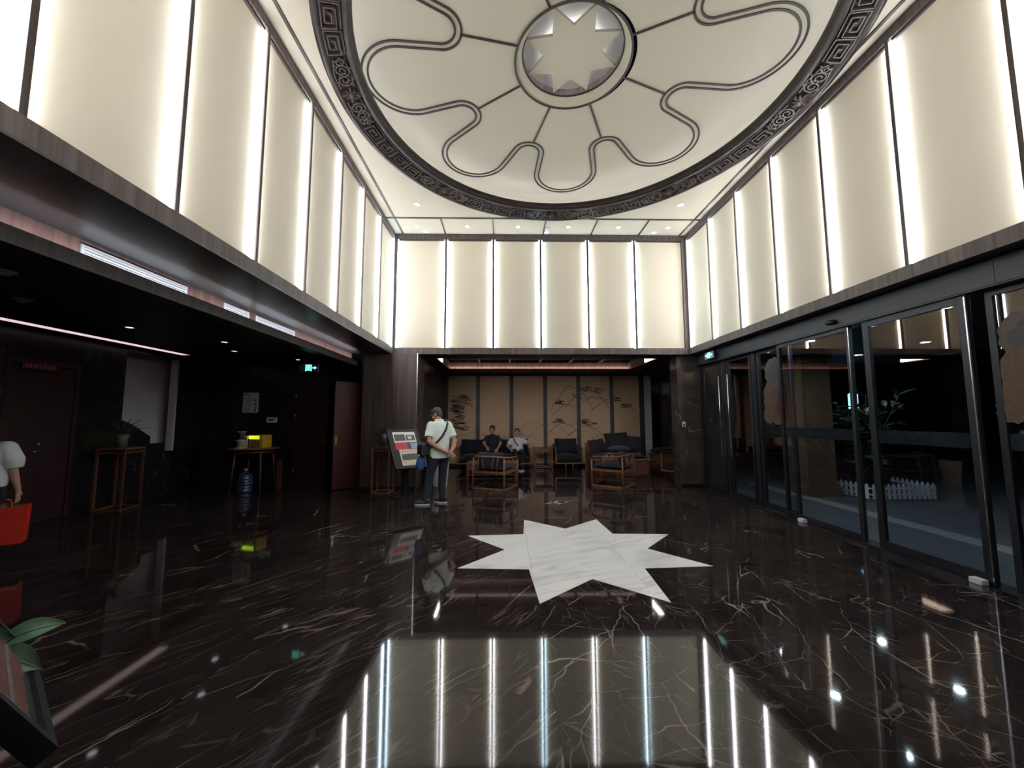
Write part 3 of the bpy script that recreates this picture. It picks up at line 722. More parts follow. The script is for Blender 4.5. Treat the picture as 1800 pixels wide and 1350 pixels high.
t = thing('side_cabinet', 'black low cabinet with small metal knobs left of the round table', 'cabinet', (-6.12, 8.55, 0))
O('body', B(-.36, .30, -.26, .26, 0, .92), 'black_metal', t, bevel=.006)
for x0, x1 in ((-.34, -.035), (-.025, .28)):
    dd = O('cabinet_door', B(x0, x1, -.275, -.26, .06, .88), 'black_metal', t, bevel=.003)
    O('knob', MB().cyl((x1 - .03 if x0 < -.1 else x0 + .03, -.275, .74), (x1 - .03 if x0 < -.1 else x0 + .03, -.295, .74), .010, n=10), 'silver', dd)
O('pull_bar', MB().tube([(-.10, -.275, .53), (-.10, -.30, .53), (.0, -.30, .53), (.0, -.275, .53)], .006, 6), 'silver', t)
t = thing('notice_board', 'white framed notice with lines of text and small pictures on the marble wall', 'notice', (-5.645 - .12, LY - .012, 1.86))
O('frame', B(-.19, .19, -.012, 0, -.24, .24), 'frame_metal', t)
O('sheet', B(-.175, .175, -.016, -.012, -.225, .225), 'paper', t)
m = MB(); m2 = MB(); rnd = random.Random(8)
for k in range(2): m2.box(-.15, -.15 + rnd.uniform(.12, .2), -.0175, -.016, .10 - k * .04, .112 - k * .04)
m.box(-.15, -.03, -.0175, -.016, .165, .19)
for r, z in enumerate((.06, -.03, -.105, -.165)):
    m.box(-.16, -.16 + rnd.uniform(.15, .22), -.0175, -.016, z, z + .012)
    for q in range(2): m.box(-.13, -.13 + rnd.uniform(.12, .2), -.0175, -.016, z - .022 - .018 * q, z - .014 - .018 * q)
    m.box(.07 + rnd.uniform(-.01, .02), .13, -.0175, -.016, z - .035, z + .01)
O('text', m, 'print_grey', t)['kind'] = 'stuff'; O('red_text', m2, 'print_pink', t)
t = thing('wall_panel_unit', 'small white wall control panel with a dark screen beside the notice', 'control panel', (-5.27, LY - .012, 1.465))
O('case', B(-.115, .115, -.03, 0, -.06, .06), 'paper', t, bevel=.006)
O('screen', B(-.065, .045, -.032, -.03, -.012, .022), 'black_gap', t)
O('status_lamp', B(.055, .10, -.032, -.03, .03, .05), 'black_gap', t)

# tall plant stands
def plant_stand(label, loc, rz, w=.36, h=.95, tb=.032, mat='teak_dark'):
    t = thing('plant_stand', label, 'plant stand', loc, rz)
    a = w / 2 - tb / 2
    for sx in (-1, 1):
        for sy in (-1, 1): O('leg', MB().cbox((sx * a, sy * a, (h - .03) / 2), (tb, tb, h - .03)), mat, t)
    for z in (h - .075, .03):
        for s_ in (-1, 1):
            O('rail', MB().cbox((0, s_ * a, z), (w - 2 * tb, tb * .8, tb)), mat, t); O('rail', MB().cbox((s_ * a, 0, z), (tb * .8, w - 2 * tb, tb)), mat, t)
    O('top', B(-w / 2 - .005, w / 2 + .005, -w / 2 - .005, w / 2 + .005, h - .03, h), mat, t)
    return t
plant_stand('tall open teak plant stand before the wooden pier', (-2.47, 7.95, 0), 0, .36, .93, mat='teak')
plant_stand('tall dark plant stand against the far left wall beside the stairs', (-6.42, 6.62, 0), radians(8), .42, 1.02)
def spiky(label, loc, mat, pmat, n=26, l=.42, hr=(.075, .05, .22), droop=.35, name='potted_plant', seed=1):
    t = thing(name, label, 'potted plant', loc); rnd = random.Random(seed)
    r1, r0, h = hr
    O('pot', MB().lathe([(.0005, 0), (r0, 0), (r0 * 1.05, h * .5), (r1, h), (r1 * .88, h), (r1 * .85, h * .9), (.0005, h * .9)], n=20), pmat, t)
    O('soil', MB().lathe([(r1 * .85, h * .93), (.0005, h * .94)], n=16), 'soil', t)
    for k in range(n):
        a = 2 * pi * k / n * 2.4 + rnd.uniform(-.2, .2); e = rnd.uniform(.35, 1.25); L = l * rnd.uniform(.7, 1.1); P = []
        for i in range(6):
            f = i / 5; ee = e - droop * f * f * 1.6
            P.append((P[-1][0] + cos(a) * cos(ee) * L / 5, P[-1][1] + sin(a) * cos(ee) * L / 5, P[-1][2] + sin(ee) * L / 5) if P else (.01 * cos(a), .01 * sin(a), h * .92))
        m = MB(); sd = Vector((-sin(a), cos(a), 0)); vs = []
        for i, p in enumerate(P):
            w = .013 * (1 - (i / 5) ** 2) + .001; q = Vector(p); vs += [q - sd * w, q + Vector((0, 0, -.004)), q + sd * w, q + Vector((0, 0, -.001))]
        fs = []
        for i in range(5):
            for c in range(4): fs.append((4 * i + c, 4 * i + (c + 1) % 4, 4 * i + 4 + (c + 1) % 4, 4 * i + 4 + c))
        m.add(vs, fs, True); O('leaf', m, mat, t)
    return t
spiky('spiky grey-green plant in a grey pot on the teak stand by the pier', (-2.47, 7.92, .93), 'leaf_grey', 'pot_grey', 26, .36, (.085, .055, .26))
spiky('dark spiky plant on the plant stand by the stairs', (-6.42, 6.62, 1.02), 'leaf', 'pot_grey', 26, .36, (.09, .07, .22), seed=2)

# ------------------------------------------------------------------ lounge shell
LYB = 12.2
struct('floor_lounge', B(4.44, 5.1, 8.9, 12.35, -.08, 0), 'floor_marble_b', 'dark marble floor strip beside the lounge window', 'floor')
CX0, CX1, CY0, CY1 = -1.62, 3.62, 9.0, 11.1
lc = struct('ceiling_lounge', B(-1.95, CX0, 8.575, 12.35, 2.90, 3.2).box(CX1, 5.1, 8.575, 12.35, 2.90, 3.2).box(CX0, CX1, 8.575, CY0, 2.90, 3.2).box(CX0, CX1, CY1, 12.35, 2.90, 3.2).box(-1.95, 5.1, 8.575, 12.35, 3.2, 3.25), 'soffit_black', 'dark lounge ceiling with a recessed gridded coffer', 'ceiling')
for a in ((CX0, CX1, CY1 - .015, CY1), (CX0, CX1, CY0, CY0 + .015)): O('coffer_board', B(*a, 2.905, 3.10), 'cove_wood', lc)
for a in ((CX0, CX0 + .015, CY0 + .015, CY1 - .015), (CX1 - .015, CX1, CY0 + .015, CY1 - .015)): O('coffer_board', B(*a, 2.905, 3.10), 'cove_wood', lc)
nx, ny = 6, 2; pw_, ph_ = (CX1 - CX0 - .03) / nx, (CY1 - CY0 - .03) / ny
for i in range(nx):
    for j in range(ny): O('ceiling_panel', B(CX0 + .015 + i * pw_ + .02, CX0 + .015 + (i + 1) * pw_ - .02, CY0 + .015 + j * ph_ + .02, CY0 + .015 + (j + 1) * ph_ - .02, 3.14, 3.16), 'mirror_panel', lc)
for i in range(1, nx): O('grid_bar', B(CX0 + .015 + i * pw_ - .02, CX0 + .015 + i * pw_ + .02, CY0 + .015, CY1 - .015, 3.10, 3.15), 'wenge', lc)
O('grid_bar', B(CX0 + .015, CX1 - .015, (CY0 + CY1) / 2 - .02, (CY0 + CY1) / 2 + .02, 3.10, 3.14), 'wenge', lc)
O('coffer_light', B(CX0 + .02, CX1 - .02, CY1 - .045, CY1 - .03, 2.915, 2.925), 'lounge_led', lc)
O('coffer_ledge', B(CX0, CX1, CY1 - .06, CY1, 2.902, 2.912).box(CX0, CX1, CY1 - .066, CY1 - .058, 2.902, 2.93), 'wenge', lc)
for x, sg in ((CX0, 1), (CX1, -1)):
    O('coffer_light', B(x + sg * .02, x + sg * .03, CY0 + .05, CY0 + .75, 2.93, 3.06), 'lounge_led', lc)
lw = struct('wall_lounge_left', B(-2.0, -1.90, LY + .12, 12.35, 0, 2.90), 'wall_marble', 'dark side wall of the lounge beside the pier', 'wall')
struct('wall_lounge_back', B(-2.0, 5.1, LYB + .05, LYB + .15, 0, 2.90), 'panel_wood', 'dark wall behind the painted lounge screen', 'wall')
lr = struct('wall_lounge_right', B(5.0, 5.1, 8.9, 12.35, 0, 2.90), 'pillar_marble', 'brown marble wall at the right end of the lounge', 'wall')
wi = thing('window_1', 'dark blue lounge window beside the white curtain', 'window', (4.55, LYB + .045, 0), 0, kind='structure')
O('pane', B(.0, .42, -.01, 0, .1, 2.75), 'side_glass', wi); O('frame', B(-.03, .01, -.02, .0, 0, 2.88).box(.40, .45, -.03, .0, 0, 2.88), 'black_metal', wi)
t = thing('light_switch', 'small metal switch plate on the lounge side of the pier', 'switch', (-1.90, 8.72, 1.60), radians(90))
O('plate', B(-.04, .04, -.008, 0, -.04, .04), 'frame_metal', t); O('rocker', B(-.025, .025, -.012, -.008, -.012, .0), 'silver', t)
# marble return between lounge and glass front
mp = struct('wall_return', B(3.87, 5.0, 8.56, 8.9, 0, 2.90), 'pillar_marble', 'veined brown marble return beside the glass doors', 'wall')
for z0, z1 in ((0.05, 1.0), (1.0, 1.95), (1.95, 2.90)): O('wall_slab', B(3.87, 4.42, 8.548, 8.56, z0 + .001, z1 - .001), 'pillar_marble', mp)
O('baseboard', B(3.868, 4.42, 8.545, 8.56, 0, .048), 'black_metal', mp)
t = thing('door_button', 'small white exit button on the marble return', 'switch', (3.98, 8.546, 1.36))
O('plate', B(-.035, .035, -.012, 0, -.055, .055), 'paper', t); O('button', B(-.018, .018, -.017, -.012, -.03, .01), 'silver', t)
# screen of six painted cloth panels
sc = thing('painted_screen', 'tall tan cloth screen of six panels painted with pines and hills', 'screen', (0, LYB, 0))
pe = [-1.86, -.86, .20, 1.27, 2.33, 3.39, 4.33]
for x in pe: O('post', B(x - .06, x + .06, -.03, .04, 0, 2.90), 'screen_post', sc)
O('top_rail', B(-1.92, 4.39, -.03, .04, 2.84, 2.90), 'screen_post', sc); O('bottom_rail', B(-1.92, 4.39, -.03, .04, 0, .09), 'screen_post', sc)
for a, b in zip(pe[:-1], pe[1:]): O('cloth_panel', B(a + .06, b - .06, -.01, .02, .09, 2.84), 'screen_cloth', sc)
def stroke(m, pts, w):
    """tapered flat brush stroke in the screen plane, cut at the posts"""
    seg = []
    for p in pts + [None]:
        ok = p is not None and any(a + .062 < p[0] < b - .062 for a, b in zip(pe[:-1], pe[1:]))
        if ok and (not seg or abs(p[0] - seg[-1][0]) < .3): seg.append(p)
        else:
            if len(seg) > 1: m.ribbon([(x, -.0112, z) for x, z in seg], w, .0008, (0, -1, 0))
            seg = []
rnd = random.Random(11)
def pine(m, cx, cz, w, h, n):
    n = int(n * 1.8)
    for k in range(n):
        z0 = cz + h * (k / max(1, n - 1) - .5)
        for q in range(3):
            x0 = cx + rnd.uniform(-.34, .34) * w; l = w * rnd.uniform(.18, .5); tl = rnd.uniform(-.25, -.02); zz = z0 + rnd.uniform(-.02, .03); pts = []
            for i in range(9):
                f = i / 8; pts.append((x0 - l / 2 + l * f, zz + tl * l * (f - .5) - .22 * l * (f - .45) ** 2))
            stroke(m, pts, .016 + .018 * rnd.random())
def hill(m, x0, x1, z, hgt, w=.012, ph=0):
    n = 48; stroke(m, [(x0 + (x1 - x0) * i / n, z + hgt * sin(pi * i / n) * (1 + .05 * sin(5 * i / n * pi + ph))) for i in range(n + 1)], w)
m = MB(); pine(m, -1.42, 1.95, .72, .52, 8); pine(m, -1.42, 1.25, .6, .22, 3); pine(m, -1.5, 1.5, .5, .3, 4); O('pine_painting', m, 'screen_ink', sc)['kind'] = 'stuff'
m = MB()
for (a, b, z, hh) in ((1.45, 2.8, 1.75, .75), (1.9, 3.3, 1.80, .62), (2.2, 3.5, 1.75, .42), (1.5, 2.5, 1.6, .32), (2.7, 4.15, 1.7, .4), (1.3, 2.4, .95, .38), (2.0, 3.1, .95, .3)): hill(m, a, b, z, hh, .016, a)
for cx, cz, w in ((2.55, 2.42, .5), (2.95, 2.36, .45), (1.75, 2.0, .4), (2.3, 2.18, .4), (3.55, 2.1, .3), (3.85, 1.88, .4), (1.65, 1.40, .45), (2.45, 1.38, .5), (2.75, 1.3, .35)): pine(m, cx, cz, w, .10, 2)
O('ridge_painting', m, 'screen_ink', sc)['kind'] = 'stuff'
m = MB()
for (a, b, z, hh) in ((-1.8, -.2, .75, .3), (-.8, .7, .85, .5), (-.2, 1.1, .8, .2), (.2, 1.6, .95, .42), (.6, 2.2, .75, .55), (1.4, 3.2, .55, .8), (2.4, 4.2, .5, .55), (-1.8, .6, .55, .12), (.1, 1.4, .62, .1), (1.6, 3.1, .42, .7)): hill(m, a, b, z, hh, .012, b)
for k in range(26):
    x = rnd.uniform(-1.75, 1.2); z = rnd.uniform(.35, .95); stroke(m, [(x, z), (x + rnd.uniform(-.06, .06), z + .06), (x + rnd.uniform(-.1, .1), z + .13)], .008)
O('hill_painting', m, 'screen_ink_pale', sc)['kind'] = 'stuff'
# curtain
cu = thing('curtain', 'narrow white curtain hanging right of the painted screen', 'curtain', (4.52, LYB - .06, 0))
m = MB(); P = []
for i in range(33): P.append((-.11 + .22 * i / 32, .018 * sin(i * 1.35), 0))
n = len(P); m.add([(x, y - .006, .05) for x, y, _ in P] + [(x, y - .006, 2.86) for x, y, _ in P] + [(x, y + .006, .05) for x, y, _ in P] + [(x, y + .006, 2.86) for x, y, _ in P],
      [(i, i + 1, n + i + 1, n + i) for i in range(n - 1)] + [(2 * n + i + 1, 2 * n + i, 3 * n + i, 3 * n + i + 1) for i in range(n - 1)], True)
O('drape', m, 'curtain', cu); O('rail', B(-.12, .12, -.02, .02, 2.86, 2.89), 'black_metal', cu)

# ------------------------------------------------------------------ lounge furniture
def rotm(ax, deg): return Matrix.Rotation(radians(deg), 3, ax)
def make_armchair(label, center, facing, extra=None):
    rz = atan2(-facing[0], facing[1]); t = thing('armchair', label, 'armchair', (center[0], center[1], 0), rz, 'curved wooden armchairs in front of the lounge')
    w, d = .37, .37
    R_ = .018
    arc = []
    for i in range(25):
        a = pi + pi * i / 24                      # round the back
        arc.append((w * 1.03 * (abs(cos(a)) ** .55) * (1 if cos(a) > 0 else -1), -.10 + (d - .08) * (-(abs(sin(a)) ** .6)) , .655 + .035 * abs(sin(a))))
    path = [(-w * 1.03, d - .02, .60), (-w * 1.03, d - .10, .645)] + arc + [(w * 1.03, d - .10, .645), (w * 1.03, d - .02, .60)]
    O('top_rail', MB().tube(path, .021, 10), 'teak', t)
    for sx in (-1, 1):
        O('leg', MB().cyl((sx * w, d - .03, 0), (sx * w, d - .03, .61), .021, .019, 10), 'teak', t)
        O('leg', MB().cyl((sx * w, -d, 0), (sx * w * .97, -d + .02, .66), .021, .019, 10), 'teak', t)
        O('seat_rail', B(sx * w - .016, sx * w + .016, -d, d - .03, .34, .385), 'teak', t)
        O('floor_rail', B(sx * w - .016, sx * w + .016, -d, d - .03, .005, .04), 'teak', t)
        O('spindle', MB().tube([(sx * w, .06, .385), (sx * (w + .012), .07, .52), (sx * w * 1.03, .06, .65)], .012, 8), 'teak', t)
        for q in (.10, .20): O('back_spindle', MB().tube([(sx * q, -d + .01, .385), (sx * (q + .01), -d - .035, .52), (sx * (q + .035), -d + .0, .685)], .012, 8), 'teak', t)
    O('seat_rail', B(-w, w, -d - .016, -d + .016, .34, .385), 'teak', t); O('seat_rail', B(-w, w, d - .046, d - .014, .34, .385), 'teak', t)
    O('floor_rail', B(-w, w, -d - .016, -d + .016, .005, .04), 'teak', t); O('floor_rail', B(-w, w, d - .046, d - .014, .005, .04), 'teak', t)
    O('seat_board', B(-w + .02, w - .02, -d + .02, d - .05, .365, .382), 'teak_dark', t)
    O('seat_cushion', MB().cushion((0, .0, .445), (.70, .70, .14)), 'navy_light', t)
    O('back_cushion', MB().cushion((0, -.26, .60), (.60, .36, .13), rotm('X', 80)), 'navy_light', t)
    return t
# chair corners read from the photograph: near corner and direction of its back edge
f1 = Vector((.41, .91)).normalized(); b1 = Vector((-f1.y, f1.x)); n1 = Vector((-.02, 8.06))
c1 = n1 + b1 * .37 + f1 * .37
make_armchair('curved wooden armchair with navy cushions in front of the two seated men', c1, f1)
f2 = Vector((-.81, .59)).normalized(); b2 = Vector((f2.y, -f2.x)); n2 = Vector((2.5, 8.24))
c2 = n2 + b2 * .37 + f2 * .37
ac2 = make_armchair('curved wooden armchair with navy cushions standing alone on the right of the lounge', c2, f2)
t = thing('throw_pillow', 'folded dark blue pillow on top of the right armchair', 'pillow', (c2.x + b2.x * .0 - f2.x * .15, c2.y - f2.y * .15, .745)); O('pillow_body', MB().cushion((0, 0, .06), (.46, .30, .14), rotm('Z', 20)), 'navy_light', t)
O('piping', MB().tube([(.22 * cos(a) * 1, .14 * sin(a), .06) for a in [2 * pi * i / 24 for i in range(24)]], .004, 6, closed=True), 'navy', t)

def sofa(label, x0, x1, yf, depth, seats, hback, name='sofa', mat='navy', rz=0, arms=True):
    w = x1 - x0; t = thing(name, label, 'sofa' if seats > 1 else 'armchair', ((x0 + x1) / 2, yf, 0), rz)
    h = w / 2
    for sx in (-1, 1):
        for y in (.02, depth - .02):
            O('leg', MB().cyl((sx * (h - .28), y, 0), (sx * (h - .28), y, .21), .013, n=8), 'teak', t)
            O('arm_post', B(sx * h - .015, sx * h + .015, y - .015, y + .015, .20, .64), 'teak', t)
        O('arm_rail', B(sx * h - .02, sx * h + .02, 0, depth, .62, .65), 'teak', t)
        O('base_rail', B(sx * h - .015, sx * h + .015, 0, depth, .19, .225), 'teak', t)
    O('front_rail', B(-h, h, -.015, .015, .19, .225), 'teak', t); O('front_rail', B(-h, h, depth - .03, depth, .19, .225), 'teak', t)
    O('deck', B(-h + .016, h - .016, .016, depth - .03, .20, .22), 'teak_dark', t)
    sw_ = (w - .06) / seats
    for k in range(seats):
        cx = -h + .03 + sw_ * (k + .5)
        O('seat_cushion', MB().cushion((cx, depth / 2 - .02, .33), (sw_ * .99, depth * .95, .23)), mat, t)
        O('back_cushion', MB().cushion((cx, depth - .20, .42 + (hback - .42) / 2), (sw_ * .98, hback - .40, .20), rotm('X', 78)), mat, t)
    O('back_rail', B(-h, h, depth - .02, depth + .015, .225, .70), 'teak_dark', t)
    return t
sofa('navy two-seat sofa with a thin wooden frame where two men sit', -1.38, .74, 11.15, .85, 2, .86)
sofa('navy armchair with a thin wooden frame beside the small drawer table', 1.46, 2.22, 11.15, .85, 1, .88, name='lounge_chair')
sofa('navy lounge chair turned sideways before the white curtain', 3.72, 4.37, 9.35, .72, 1, .90, name='lounge_chair', rz=radians(-60))
t = thing('drawer_table', 'small square teak side table with a drawer before the painted screen', 'side table', (1.12, 11.52, 0))
for sx in (-1, 1):
    for sy in (-1, 1): O('leg', B(sx * .25 - .017, sx * .25 + .017, sy * .2 - .017, sy * .2 + .017, 0, .52), 'teak', t)
    O('stretcher', B(-.233, .233, sx * .2 - .01, sx * .2 + .01, .06, .085), 'teak', t); O('stretcher', B(sx * .25 - .01, sx * .25 + .01, -.183, .183, .06, .085), 'teak', t)
O('top', B(-.28, .28, -.23, .23, .60, .625), 'teak', t, bevel=.004); O('apron', B(-.267, .267, -.205, .217, .50, .60), 'teak_dark', t)
dr = O('drawer', B(-.225, .225, -.222, -.205, .51, .592), 'teak', t); O('knob', MB().ell((0, -.232, .55), (.012, .012, .012)), 'brass', dr)
t = thing('coffee_table', 'low brown wooden coffee table behind the left armchair', 'coffee table', (-.32, 9.75, 0))
O('top', B(-.62, .62, -.32, .32, .38, .42), 'teak', t, bevel=.006)
for sx in (-1, 1):
    O('side_panel', B(sx * .58 - .02, sx * .58 + .02, -.29, .29, 0, .38), 'teak_dark', t)
O('shelf', B(-.56, .56, -.28, .28, .12, .14), 'teak_dark', t); O('drawer_front', B(-.56, .56, -.285, -.265, .24, .38), 'teak_dark', t)
t = thing('grey_pouch', 'small dark grey cloth pouch lying on the coffee table', 'pouch', (-.20, 9.6, .42)); O('pouch_body', MB().cushion((0, 0, .035), (.34, .18, .07)), 'bag_black', t); O('zip', MB().tube([(-.13, -.02, .066), (0, -.03, .072), (.13, -.02, .066)], .004, 6), 'silver', t)
t = thing('daybed', 'wooden panelled daybed with loose navy cushions', 'daybed', (3.12, 10.05, 0))
O('base', B(-.80, .62, .02, .95, 0, .40), 'teak_dark', t, bevel=.008); O('front_panel', B(-.78, .60, 0, .02, .04, .38), 'teak_dark', t)
O('top_board', B(-.84, .66, -.02, .98, .40, .44), 'teak', t, bevel=.008)
O('back_panel', B(-.84, .66, .98, 1.02, 0, .80), 'teak', t)
O('mattress', MB().cushion((-.1, .5, .49), (1.42, .92, .14)), 'navy', t)
for k, (x, y, z, sx, sy, rx, rzd, l) in enumerate(((-.60, .52, .64, .50, .40, 62, 12, 'navy cushion leaning low at the left end of the daybed'), (-.02, .70, .76, .66, .50, 66, -4, 'large navy cushion upright in the middle of the daybed'), (.40, .46, .70, .46, .44, 66, -12, 'navy cushion at the right end of the daybed'))):
    c = thing('loose_cushion', l, 'cushion', (3.12 + x, 10.05 + y, .10), 0, 'loose cushions on the daybed')
    O('cushion_body', MB().cushion((0, 0, z), (sx, sy, .17), rotm('Z', rzd) @ rotm('X', rx) @ rotm('Z', (8, 4, -6)[k])), 'navy', c)
    O('seam', MB().tube([Vector((0, 0, z)) + (rotm('Z', rzd) @ rotm('X', rx) @ rotm('Z', (8, 4, -6)[k])) @ Vector((sx * .46 * (1 if i in (1, 2) else -1), sy * .46 * (1 if i > 1 else -1), 0)) for i in range(4)], .006, 6, closed=True), 'navy_light', c)
t = thing('wood_bench', 'low brown wooden chest bench with a dark blue cushion at the right wall', 'bench', (4.52, 10.95, 0))
O('chest', B(-.34, .34, -.2, .25, .06, .46), 'teak', t, bevel=.006); O('lid', B(-.36, .36, -.22, .27, .46, .49), 'teak', t); O('plinth', B(-.32, .32, -.18, .23, 0, .06), 'teak_dark', t)
O('front_board', B(-.32, .32, -.21, -.2, .26, .44), 'teak', t); O('front_board', B(-.32, .32, -.21, -.2, .08, .25), 'teak_dark', t)
O('cushion', MB().cushion((0, .02, .57), (.70, .46, .18)), 'navy_light', t)
t = thing('tea_table', 'small wooden table holding white cups beside the right armchair', 'side table', (2.62, 9.65, 0))
O('top', B(-.24, .24, -.20, .20, .46, .49), 'teak', t, bevel=.004)
for sx in (-1, 1):
    for sy in (-1, 1): O('leg', B(sx * .21 - .014, sx * .21 + .014, sy * .17 - .014, sy * .17 + .014, 0, .46), 'teak', t)
for k, (x, y, l) in enumerate(((-.12, -.05, 'white paper cup on the tea table, left one'), (.02, -.08, 'white paper cup on the tea table, right one'))):
    c = thing('paper_cup', l, 'cup', (2.62 + x, 9.65 + y, .49)); O('cup_body', MB().lathe([(.0005, 0), (.026, 0), (.035, .08), (.033, .08), (.025, .004), (.0005, .004)], n=16), 'photo_white', c); O('rim', MB().lathe([(.034, .078), (.037, .081), (.034, .084), (.032, .081), (.034, .078)], n=16), 'photo_white', c)
# ribbed white planter with a leafy plant
def leafy(name, label, loc, pot, h0, h1, spread, n, size, mat, seed, cat='potted plant', stems=7):
    t = thing(name, label, cat, loc); rnd = random.Random(seed)
    if pot: pot(t)
    m = MB()
    for v in range(1):
        q = size; pts = [(0, 0), (.18, .25), (.5, .42), (.8, .28), (1, 0)]
        vs = []
        for f, w in pts: vs += [(f * q, -w * q * .5, .06 * q * sin(pi * f) - .02 * q), (f * q, 0, .10 * q * sin(pi * f) - .0 * q), (f * q, w * q * .5, .06 * q * sin(pi * f) - .02 * q)]
        fs = []
        for i in range(4):
            for c in range(2): fs.append((3 * i + c, 3 * i + c + 1, 3 * i + 4 + c, 3 * i + 3 + c))
        vs2 = [(x, y, z - .003) for x, y, z in vs]; nn = len(vs)
        m.add(vs + vs2, fs + [tuple(nn + i for i in f[::-1]) for f in fs], True)
    lm = m.mesh('leaf'); lm.materials.append(MATS[mat])
    st = []
    for k in range(stems):
        a = 2 * pi * k / stems + rnd.uniform(-.3, .3); r = spread * rnd.uniform(.35, 1); top = h0 + (h1 - h0) * rnd.uniform(.6, 1)
        P = [Vector((.03 * cos(a), .03 * sin(a), h0)), Vector((r * .4 * cos(a), r * .4 * sin(a), h0 + (top - h0) * .55)), Vector((r * cos(a), r * sin(a), top))]
        O('stem', MB().tube(P, [.008, .006, .003], 6), 'stem', t); st.append(P)
    for k in range(n):
        P = st[k % stems]; f = rnd.uniform(.25, 1); p = P[0].lerp(P[1], f * 2) if f < .5 else P[1].lerp(P[2], f * 2 - 1)
        o = O('leaf', lm, None, t, p); o.rotation_euler = (rnd.uniform(-.5, .5), rnd.uniform(-.9, .45), rnd.uniform(0, 2 * pi)); s_ = rnd.uniform(.7, 1.25); o.scale = (s_, s_, s_)
    return t
def rib_pot(t):
    prof_n = 40; vs = []
    for z, r in ((0, .15), (.02, .155), (.50, .19), (.52, .19)):
        for i in range(prof_n): rr = r * (1 + (.022 if i % 2 else -.022)); a = 2 * pi * i / prof_n; vs.append((rr * cos(a), rr * sin(a), z))
    fs = [(j * prof_n + i, j * prof_n + (i + 1) % prof_n, (j + 1) * prof_n + (i + 1) % prof_n, (j + 1) * prof_n + i) for j in range(3) for i in range(prof_n)] + [tuple(range(prof_n - 1, -1, -1))]
    O('pot', MB().add(vs, fs), 'pot_white', t); O('soil', MB().lathe([(.185, .48), (.0005, .49)], n=24), 'soil', t)
leafy('planter', 'leafy green plant in a ribbed white pot behind the standing man', (-1.45, 8.74, 0), rib_pot, .48, 1.30, .50, 80, .17, 'leaf', 4)

# ------------------------------------------------------------------ poster stand
def poster_stand(name, label, base, azim, tilt, zc, w, h, pics, mount=None):
    """azim: direction the face looks (deg from +x), tilt: lean back from vertical"""
    t = thing(name, label, 'poster stand', (base[0], base[1], 0), radians(azim + 90))
    O('foot', B(-.24, .24, -.20, .20, 0, .022), 'black_metal', t, bevel=.004)
    O('post', B(-.055, .055, -.03, .03, .022, zc), 'black_metal', t)
    M = Matrix.Translation((0, -.05, zc)) @ Matrix.Rotation(radians(-tilt), 4, 'X')      # panel local: x right, z up, face -Y
    def P(nm, mb, mat, parent=None): return O(nm, mb.xf(M), mat, t)
    P('back_board', B(-w / 2, w / 2, 0, .03, -h / 2, h / 2), 'black_metal')
    fwid = .032
    for a in ((-w / 2, -w / 2 + fwid, -h / 2, h / 2), (w / 2 - fwid, w / 2, -h / 2, h / 2), (-w / 2 + fwid, w / 2 - fwid, -h / 2, -h / 2 + fwid), (-w / 2 + fwid, w / 2 - fwid, h / 2 - fwid, h / 2)):
        P('frame', B(a[0], a[1], -.014, .0, a[2], a[3]), 'frame_metal')
    P('backing', B(-w / 2 + fwid, w / 2 - fwid, -.003, .0, -h / 2 + fwid, h / 2 - fwid), 'poster_cover')
    for nm, x0, x1, z0, z1, mat, dep in pics: P(nm, B(x0, x1, -.003 - dep, -.002, z0, z1), mat)
    return t
W2, H2 = .66, .84
pics = [('photo_print', -.22, .25, .13, .36, 'photo_white', .001), ('photo_image', -.20, .02, .17, .31, 'photo_dark', .002), ('photo_image', .04, .23, .17, .29, 'photo_dark', .002), ('photo_image', .08, .16, .20, .26, 'photo_white', .003),
        ('red_slip', -.22, .04, -.02, .13, 'photo_red', .001), ('photo_image', .05, .10, -.01, .12, 'photo_dark', .001), ('photo_image', .10, .25, -.01, .12, 'photo_blue', .001),
        ('photo_print', -.17, .25, -.36, -.02, 'photo_cream', .001), ('photo_image', -.14, .21, -.25, -.12, 'photo_dark', .002)]
ps = poster_stand('poster_stand', 'black poster stand with tilted photo prints beside the standing man', (-1.94, 7.60), -48, 32, .92, W2, H2, pics)
rnd = random.Random(21); M2 = Matrix.Translation((0, -.05, .92)) @ Matrix.Rotation(radians(-32), 4, 'X')
m = MB()
for r in range(2):
    for k in range(4): glyph(m, -.17 + k * .06, .09 - r * .065, .05, -.0055, rnd, .001)
O('red_slip_text', m.xf(M2), 'print_pink', ps)['kind'] = 'stuff'
m = MB()
for k in range(6): glyph(m, -.11 + k * .055, -.065, .035, -.0055, rnd, .001)
O('caption_text', m.xf(M2), 'print_grey', ps)['kind'] = 'stuff'

